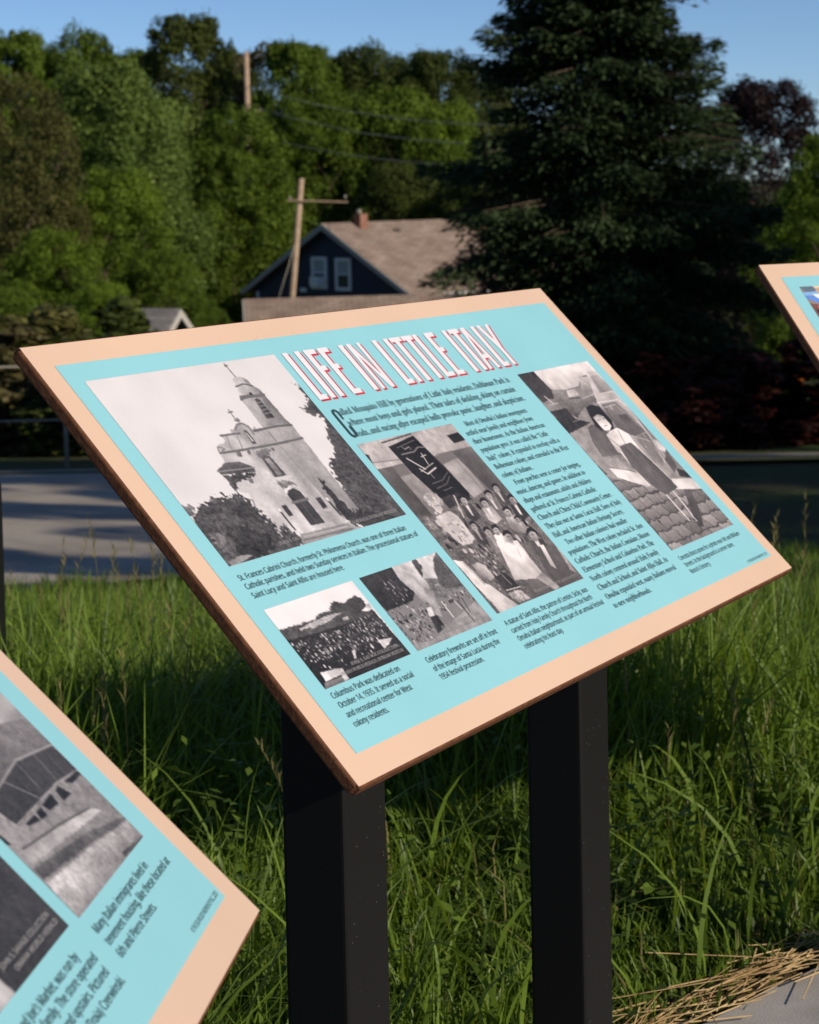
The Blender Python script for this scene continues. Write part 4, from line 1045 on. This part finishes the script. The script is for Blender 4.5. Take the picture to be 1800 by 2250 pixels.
for a in [
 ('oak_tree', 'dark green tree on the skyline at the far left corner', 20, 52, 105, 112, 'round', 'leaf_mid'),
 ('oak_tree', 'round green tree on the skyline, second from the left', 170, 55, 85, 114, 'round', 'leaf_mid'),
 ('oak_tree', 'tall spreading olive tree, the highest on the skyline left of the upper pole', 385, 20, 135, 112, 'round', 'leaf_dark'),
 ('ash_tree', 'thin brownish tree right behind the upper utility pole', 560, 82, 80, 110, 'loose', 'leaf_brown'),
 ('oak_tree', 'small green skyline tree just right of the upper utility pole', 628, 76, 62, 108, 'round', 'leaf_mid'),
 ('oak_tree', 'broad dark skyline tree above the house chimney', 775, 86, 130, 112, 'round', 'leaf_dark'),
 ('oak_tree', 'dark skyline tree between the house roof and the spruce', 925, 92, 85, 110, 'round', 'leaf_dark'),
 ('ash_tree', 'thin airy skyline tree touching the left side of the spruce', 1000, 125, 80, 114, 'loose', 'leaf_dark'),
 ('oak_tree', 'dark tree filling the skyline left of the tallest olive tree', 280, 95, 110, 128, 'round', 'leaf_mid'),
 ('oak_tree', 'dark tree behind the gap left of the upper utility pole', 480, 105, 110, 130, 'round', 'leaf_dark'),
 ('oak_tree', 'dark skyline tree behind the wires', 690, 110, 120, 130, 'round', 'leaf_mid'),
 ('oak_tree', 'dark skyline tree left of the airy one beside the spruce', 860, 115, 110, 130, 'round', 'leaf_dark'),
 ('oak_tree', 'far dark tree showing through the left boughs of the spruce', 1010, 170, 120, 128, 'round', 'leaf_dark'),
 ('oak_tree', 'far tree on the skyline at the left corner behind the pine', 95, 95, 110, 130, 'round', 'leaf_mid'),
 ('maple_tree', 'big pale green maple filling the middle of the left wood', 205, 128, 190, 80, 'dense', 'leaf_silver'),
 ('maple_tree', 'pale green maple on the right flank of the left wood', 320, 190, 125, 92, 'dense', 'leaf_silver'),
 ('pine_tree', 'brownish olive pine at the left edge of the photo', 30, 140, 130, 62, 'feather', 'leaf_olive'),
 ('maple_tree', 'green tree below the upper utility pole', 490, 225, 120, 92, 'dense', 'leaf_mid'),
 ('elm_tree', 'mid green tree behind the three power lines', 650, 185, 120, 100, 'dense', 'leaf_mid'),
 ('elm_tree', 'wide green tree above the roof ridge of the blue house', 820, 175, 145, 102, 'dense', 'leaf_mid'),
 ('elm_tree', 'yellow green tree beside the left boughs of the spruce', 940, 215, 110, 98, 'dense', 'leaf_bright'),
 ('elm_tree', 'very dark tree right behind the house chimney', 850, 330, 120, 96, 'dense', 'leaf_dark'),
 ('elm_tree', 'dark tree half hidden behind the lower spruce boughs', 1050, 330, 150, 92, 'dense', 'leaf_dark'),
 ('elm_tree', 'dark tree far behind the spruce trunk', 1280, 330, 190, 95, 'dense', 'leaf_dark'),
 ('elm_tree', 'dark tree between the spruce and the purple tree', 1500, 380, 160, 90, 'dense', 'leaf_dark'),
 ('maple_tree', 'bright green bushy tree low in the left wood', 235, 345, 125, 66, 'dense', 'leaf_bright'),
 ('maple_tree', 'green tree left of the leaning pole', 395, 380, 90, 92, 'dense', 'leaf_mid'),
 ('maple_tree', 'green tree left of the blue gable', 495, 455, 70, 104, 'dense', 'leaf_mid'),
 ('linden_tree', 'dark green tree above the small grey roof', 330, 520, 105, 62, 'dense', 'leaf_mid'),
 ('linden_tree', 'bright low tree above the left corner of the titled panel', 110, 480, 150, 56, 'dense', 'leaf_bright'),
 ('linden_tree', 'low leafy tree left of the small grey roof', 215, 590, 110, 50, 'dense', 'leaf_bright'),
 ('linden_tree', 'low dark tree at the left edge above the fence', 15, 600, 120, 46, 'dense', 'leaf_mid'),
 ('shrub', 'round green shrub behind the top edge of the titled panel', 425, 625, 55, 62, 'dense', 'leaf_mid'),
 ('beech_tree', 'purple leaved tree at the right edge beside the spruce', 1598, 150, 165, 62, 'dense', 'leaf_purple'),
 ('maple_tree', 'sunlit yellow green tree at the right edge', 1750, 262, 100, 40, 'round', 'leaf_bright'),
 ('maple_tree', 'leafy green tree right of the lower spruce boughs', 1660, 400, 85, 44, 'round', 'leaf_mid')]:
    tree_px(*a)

# spruce: whorls of drooping boughs
def spruce(base, height, radius):
    e = thing('spruce_tree', 'huge dark spruce rising out of the top of the photo behind the signs', 'tree', base)
    tube_obj('trunk', [(0, 0, -.2), (.03, 0, height * .5), (0, .04, height)], [.2, .12, .02], M['bark'], e)
    rs = np.random.RandomState(5); Pp = []; Ll = []; Wd = []; Dv = []; Nr = []; Tn = []; VB = []; FB = []
    z = .55
    while z < height - .2:
        u = z / height; L0 = min(radius * (1 - u) ** .92, radius * .68) + .08
        for k in range(rs.randint(6, 9)):
            a = rs.uniform(0, 6.283); L = L0 * rs.uniform(.62, 1.16); lift = rs.uniform(-.05, .3) * (.4 + u)
            dirh = np.array([math.cos(a), math.sin(a), 0]); sdv = np.array([-math.sin(a), math.cos(a), 0])
            zz = z + rs.uniform(-.12, .12)
            f = lambda s: np.array([0, 0, zz]) + dirh * L * s + np.array([0, 0, 1]) * (lift * L * s - .42 * L * s * s * (1 - .5 * u) + .16 * L * s ** 4)
            v, q = tube([f(0), f(.5), f(1)], [.028 * L / radius + .006, .014, .004], 4); o = len(VB); VB += [tuple(p) for p in v]; FB += [tuple(i + o for i in x) for x in q]
            n = int(100 + 310 * L); s = .12 + .88 * rs.rand(n) ** .75; tone0 = rs.uniform(.2, .8)
            side = rs.normal(0, .5, n) * .36 * L * (1.2 - s) ** .6 + rs.normal(0, .04, n)
            p = np.array([0, 0, zz])[None] + dirh[None] * (L * s)[:, None] + np.array([0, 0, 1.0])[None] * (lift * L * s - .42 * L * s * s * (1 - .5 * u) + .16 * L * s ** 4)[:, None] + sdv[None] * side[:, None] + np.stack([np.zeros(n), np.zeros(n), -np.abs(side) * .35 - np.abs(rs.normal(0, .11, n))], -1)
            dd = dirh[None] * rs.uniform(.5, 1.2, n)[:, None] + sdv[None] * (np.sign(side) * rs.uniform(.1, .9, n))[:, None] + np.stack([np.zeros(n), np.zeros(n), rs.normal(-.15, .35, n)], -1)
            Pp.append(p); Dv.append(dd); Nr.append(rs.normal(0, .5, (n, 3)) + np.array([0, 0, 1])); Ll.append(rs.uniform(.08, .17, n)); Wd.append(rs.uniform(.025, .055, n)); Tn.append(np.clip(rs.normal(tone0, .2, n), 0, 1))
        z += rs.uniform(.11, .17)
    v, f, t = kites(np.concatenate(Pp), np.concatenate(Ll), np.concatenate(Wd), np.concatenate(Dv), np.concatenate(Nr), np.concatenate(Tn))
    me = mesh_np('crown', v, f, M['needle']); vcol(me, 'tone', t[:, None].repeat(3, 1)); obj('crown', me, e)
    me = bpy.data.meshes.new('boughs'); me.from_pydata(VB, [], FB); me.materials.append(M['bark']); obj('boughs', me, e)
    return e
sp = at(1318, 700, 28); spruce((sp.x, sp.y, zg(sp.x, sp.y) - .1), 10.4, 3.3)

# park trees to the right of the photograph, whose shade falls on the road, the lawn and the spruce
for lab, d, r, h, w, kd in [('young park tree right of the view that dapples the road', 4.2, 9.0, 8.3, 4.6, 'high'), ('thin park tree right of the view beside the plaza lawn', 2.2, 9.1, 8.2, 4.2, 'high'), ('slim park tree right of the view nearest the road bend', 6.7, 9.8, 8.6, 4.6, 'high'), ('broad park tree right of the view that shades the lawn', 6.6, 13.9, 11.0, 7.5, 'round'),
                        ('park tree right of the view that shades the red shrubs', 14.0, 15.2, 10.5, 7.0, 'loose'), ('tall park tree right of the view that shades the spruce', 19.0, 14.8, 9.6, 8.0, 'round')]:
    p = dr(d, r); tree('park_tree', lab, (p.x, p.y, zg(p.x, p.y) - .05), h, w, kd, 'leaf_mid', group='park trees beside the lawn')

# shrubs across the road
def bush(label, px, d, w, h, m, cat='shrub', group=None, py=900):
    p = at(px, py, d); return tree('shrub', label, (p.x, p.y, zg(p.x, p.y) - .05), h, w, 'bush', m, cat, group, False)
for lab, px, d, w, h, m in [('brownish brush behind the rail fence at the left edge', -20, 24, 2.6, 1.7, 'leaf_brown'), ('olive brush behind the rail fence post', 70, 25, 2.4, 1.9, 'leaf_olive'), ('dark brush behind the fence under the panel corner', 190, 26, 2.6, 2.1, 'leaf_dark'), ('low dark brush right of the fence post', 250, 23, 2.2, 1.5, 'leaf_dark'),
    ('dark red barberry shrub nearest the sidewalk', 1560, 21.0, 1.5, .8, 'leaf_red'), ('dark red barberry shrub beneath the spruce', 1640, 22.5, 1.8, 1.1, 'leaf_red'), ('dark red barberry shrub right of the spruce', 1730, 21.8, 1.8, 1.0, 'leaf_red'), ('dark red barberry shrub at the right edge', 1815, 22.5, 2.0, 1.2, 'leaf_red'), ('dark red shrub just right of the titled panel', 1480, 24.0, 1.8, 1.1, 'leaf_red')]:
    bush(lab, px, d, w, h, m)
bush('white flowering shrub seen under the right panel', 1738, 44, .75, .75, 'leaf_white', 'flowers', None, 800)
bush('small white flowering shrub left of the taller white one', 1700, 45, .45, .4, 'leaf_white', 'flowers', None, 810)
bush('patch of orange flowers beside the white shrub', 1754, 43, .3, .35, 'leaf_orange', 'flowers', None, 815)
p = at(1655, 822, 42); b = bmesh.new(); bmesh.ops.create_icosphere(b, subdivisions=3, radius=.5)
for v in b.verts: v.co = Vector((v.co.x * .7, v.co.y * .5, v.co.z * .36)) * (1 + .16 * math.sin(v.co.x * 9) * math.cos(v.co.y * 7 + v.co.z * 5))
bo = bm_obj('boulder', b, mat('pale_stone', (.40, .33, .26), .9, .2, var=.2, scale=6), None, True); bo.location = (p.x, p.y, zg(p.x, p.y) + .08); tag(bo, 'pale rounded boulder on the sunny lawn far under the right panel', 'boulder')

# rail fence across the road
fe = thing('rail_fence', 'low galvanised pipe rail fence across the road at the left edge', 'fence', tuple(dr(20, 0, 0)), YAW)
zf = float(zd(20.0))
for zz in (.45, 1.0): tube_obj('rail', [(-14, 0, zf + zz), (-7, 0, zf + zz - .01), (-1.0, 0, zf + zz + .02)], [.010] * 3, M['galv'], fe)
for x in (-13.1, -10.7, -8.3, -5.9, -3.5, -1.1): tube_obj('post', [(x, 0, zf - .3), (x, 0, zf + 1.02)], [.022, .022], M['galv'], fe)

# ------------------------------------------------------------------ houses, poles and wires
def shingle_mat(name, c1, c2):
    m = bpy.data.materials.new(name); m.use_nodes = True; t = m.node_tree; b = t.nodes['Principled BSDF']
    tc = t.nodes.new('ShaderNodeTexCoord'); br = t.nodes.new('ShaderNodeTexBrick'); br.inputs['Scale'].default_value = 1.0
    br.inputs['Color1'].default_value = (*c1, 1); br.inputs['Color2'].default_value = (*c2, 1); br.inputs['Mortar'].default_value = (*[c * .55 for c in c1], 1)
    br.inputs['Brick Width'].default_value = .42; br.inputs['Row Height'].default_value = .16; br.inputs['Mortar Size'].default_value = .012
    t.links.new(tc.outputs['UV'], br.inputs['Vector']); n = t.nodes.new('ShaderNodeTexNoise'); n.inputs['Scale'].default_value = 1.1; n.inputs['Detail'].default_value = 5
    t.links.new(tc.outputs['Object'], n.inputs['Vector'])
    mx = t.nodes.new('ShaderNodeMix'); mx.data_type = 'RGBA'; mx.blend_type = 'OVERLAY'; mx.inputs[0].default_value = .45
    t.links.new(br.outputs[0], mx.inputs[6]); t.links.new(n.outputs['Fac'], mx.inputs[7]); t.links.new(mx.outputs[2], b.inputs['Base Color'])
    b.inputs['Roughness'].default_value = .95; b.inputs['Specular IOR Level'].default_value = .1
    return m
def siding_mat():
    m = bpy.data.materials.new('navy_lap_siding'); m.use_nodes = True; t = m.node_tree; b = t.nodes['Principled BSDF']
    tc = t.nodes.new('ShaderNodeTexCoord'); w = t.nodes.new('ShaderNodeTexWave'); w.bands_direction = 'Z'; w.wave_profile = 'SAW'; w.inputs['Scale'].default_value = 2.4
    t.links.new(tc.outputs['Object'], w.inputs['Vector']); bp = t.nodes.new('ShaderNodeBump'); bp.inputs['Distance'].default_value = .03
    t.links.new(w.outputs['Fac'], bp.inputs['Height']); t.links.new(bp.outputs[0], b.inputs['Normal'])
    b.inputs['Base Color'].default_value = (.022, .032, .075, 1); b.inputs['Roughness'].default_value = .6; return m
M['roof'] = shingle_mat('brown_shingles', (.22, .16, .125), (.30, .23, .185)); M['roofg'] = shingle_mat('grey_shingles', (.20, .19, .18), (.28, .265, .25))
M['siding'] = siding_mat(); M['trim'] = mat('white_trim', (.80, .80, .80), .5, .4); M['rake'] = mat('grey_rake_board', (.40, .37, .33), .6, .3)
M['glass'] = mat('window_glass', (.035, .045, .045), .08, .6); M['blind'] = mat('pale_blind', (.42, .44, .42), .7, .3)
M['brick'] = mat('red_brick', (.20, .085, .055), .9, .2, col2=(.27, .14, .10), scale=8); M['pale'] = mat('pale_wall', (.50, .48, .45), .8, .2, var=.1)
M['dark'] = mat('dark_vent', (.05, .04, .04), .7, .2)

def quad_obj(name, pts, m, parent, uv=None, thick=None):
    me = bpy.data.meshes.new(name)
    if thick is None: me.from_pydata([tuple(p) for p in pts], [], [tuple(range(len(pts)))])
    else:
        n = len(pts); tv = Vector(thick); V = [tuple(p) for p in pts] + [tuple(Vector(p) + tv) for p in pts]
        F = [tuple(range(n)), tuple(range(2 * n - 1, n - 1, -1))] + [(i, i + n, (i + 1) % n + n, (i + 1) % n) for i in range(n)]
        me.from_pydata(V, [], F)
    if uv:
        l = me.uv_layers.new(name='UVMap')
        for p in me.polygons:
            for li in p.loop_indices: l.data[li].uv = uv[me.loops[li].vertex_index % len(uv)]
    me.materials.append(m); return obj(name, me, parent)
def gable_house(name, label, apex, ang, half, rise, length, wall, roofm, wallm, over=.35, under=.45):
    """apex = world point of the front gable's peak; local +Y runs along the ridge away from the front, X across"""
    e = thing(name, label, 'house', (apex.x, apex.y, apex.z), ang)
    body = [(-half, 0, -rise), (-half, 0, -rise - wall), (half, 0, -rise - wall), (half, 0, -rise), (0, 0, -.06)]
    k = rise / half
    me = bpy.data.meshes.new('wall'); n = 5; V = body + [(x, length, z) for x, y, z in body]
    me.from_pydata(V, [], [(0, 1, 2, 3, 4), (9, 8, 7, 6, 5)] + [(i, i + 5, (i + 1) % 5 + 5, (i + 1) % 5) for i in range(5)]); me.materials.append(wallm); obj('wall', me, e)
    for s in (-1, 1):
        xe = s * (half + over); ze = -rise - over * k; L = math.hypot(half + over, rise + over * k)
        pts = [(0, -over, .0), (xe, -over, ze), (xe, length + over, ze), (0, length + over, .0)]
        q = quad_obj('roof_slope', pts, roofm, e, [(0, 0), (0, L), (length + 2 * over, L), (length + 2 * over, 0)], (0, 0, .12))
        quad_obj('rake_board', [(0, -over - .06, .10), (xe, -over - .06, ze + .10), (xe, -over - .06, ze - .14), (0, -over - .06, -.16)], M['rake'], e, None, (0, .05, 0))
        gb = box_bm(xe + s * .07, length / 2, ze + .04, .14, length + 2 * over + .1, .13, .02); bm_obj('gutter', gb, M['trim'], e)
    return e
def window(parent, x, z, w, h, y=-.0, ac=False, blind=.5):
    f = bmesh.new()
    for cx, cz, sx, sz in ((x - w / 2, z, .13, h + .13), (x + w / 2, z, .13, h + .13), (x, z - h / 2, w - .13, .13), (x, z + h / 2, w - .13, .13), (x, z, w - .13, .06)): box_bm(cx, y - .03, cz, sx, .10, sz, 0, 1, f)
    o = bm_obj('window', f, M['trim'], parent)
    quad_obj('pane', [(x - w / 2, y - .012, z - h / 2), (x + w / 2, y - .012, z - h / 2), (x + w / 2, y - .012, z), (x - w / 2, y - .012, z)], M['glass'], o)
    quad_obj('pane', [(x - w / 2, y - .014, z), (x + w / 2, y - .014, z), (x + w / 2, y - .014, z + h / 2), (x - w / 2, y - .014, z + h / 2)], M['blind'], o)
    if ac:
        b = box_bm(x + .05, y - .22, z - h / 2 + .26, w * .62, .42, .42, .03); bm_obj('air_conditioner', b, M['trim'], o)
    return o
apex = at(721, 496, 85); HA = YAW - math.radians(48)
hs_ = gable_house('blue_house', 'dark blue house with a brown shingle roof between the wood and the spruce', apex, HA, 5.3, 2.75, 9.5, 3.0, M['roof'], M['siding'])
window(hs_, -.62, -2.02, .88, 1.25, ac=True); window(hs_, .98, -2.06, .88, 1.25)
cb = box_bm(.35, 1.55, .05, .42, .42, .85, .02); ch = bm_obj('chimney', cb, M['brick'], hs_); tube_obj('flue', [(.3, 1.5, .46), (.3, 1.5, .66)], [.11, .11], M['galv'], ch)
for yy in (3.2, 6.9):
    b = box_bm(.75, yy, -.32, .3, .3, .2, .03); bm_obj('roof_vent', b, M['dark'], hs_)
b = box_bm(-4.95, -.05, -4.2, .1, .1, 2.6, .01); bm_obj('downspout', b, M['trim'], hs_)
b = box_bm(-1.75, -.02, -2.78, .42, .06, .16, .02); bm_obj('meter_box', b, M['trim'], hs_)
# lower house in front whose ridge shows over the panel
ap2 = at(560, 664, 66)
gh = gable_house('brown_roofed_garage', 'low garage whose brown roof shows right above the titled panel', ap2, YAW - math.radians(84), 2.9, 1.5, 8.5, 1.9, M['roof'], M['pale'])
ap3 = at(374, 686, 60)
sh = gable_house('grey_shed', 'small shed with a grey roof among the trees above the panel', ap3, YAW + math.radians(62), .95, .9, 2.4, 1.6, M['roofg'], M['siding'])

def pole(label, top, bottom, r0, r1, arm=None):
    e = thing('utility_pole', label, 'pole', (bottom.x, bottom.y, bottom.z), YAW)
    v = top - bottom; R = Matrix.Rotation(-YAW, 3, 'Z') @ v
    tube_obj('shaft', [(0, 0, 0), tuple(R * .5), tuple(R)], [r1, (r0 + r1) / 2, r0], M['wood'], e, 10)
    if arm:
        x0, x1, t, tilt = arm; c = R * t; L = x1 - x0
        b = box_bm(0, 0, 0, L, .06, .05, .008); bmesh.ops.rotate(b, cent=(0, 0, 0), matrix=Matrix.Rotation(tilt, 3, 'Y'), verts=b.verts); bmesh.ops.translate(b, vec=(c.x + (x0 + x1) / 2, c.y - .16, c.z), verts=b.verts)
        bm_obj('crossarm', b, M['wood'], e)
        for xx in (x0 + .1, x1 - .1):
            tube_obj('insulator', [(c.x + xx, c.y - .16, c.z + .05), (c.x + xx, c.y - .16, c.z + .2)], [.035, .05], M['galv'], e)
    return e
t2 = at(663, 392, 72); b2 = at(638, 700, 72); dirn = (b2 - t2).normalized(); b2 = t2 + dirn * ((t2.z - zg(t2.x, t2.y)) / -dirn.z)
P2 = pole('leaning wooden utility pole in front of the blue house', t2, b2, .10, .14, (-.45, 1.75, .885, .05))
t1 = at(541, 114, 103); b1 = Vector((t1.x, t1.y, zg(t1.x, t1.y)))
P1 = pole('upper wooden utility pole standing among the trees on the slope', t1, b1, .13, .20, (-.25, .75, .795, -.1))
def wire(label, a, b, sag):
    pts = []
    for k in range(13):
        t = k / 12; p = a.lerp(b, t); p.z -= sag * 4 * t * (1 - t); pts.append(p)
    o = tube_obj('power_line', pts, [.017] * 13, M['wire'], None, 5); tag(o, label, 'cable', 'wires strung from the upper pole')
wire('topmost power line running from the upper pole to the spruce', at(545, 188, 103), at(1150, 275, 74), .5)
wire('middle power line running from the upper pole to the spruce', at(545, 230, 103), at(1150, 318, 74), .5)
wire('lowest power line running from the upper pole to the spruce', at(545, 292, 103), at(1120, 366, 74), .4)
o = tube_obj('guy_wire', [t2.lerp(b2, .3), at(602, 690, 71)], [.011, .011], M['wire'], None, 5); tag(o, 'thin guy wire slanting down left of the leaning pole', 'cable')
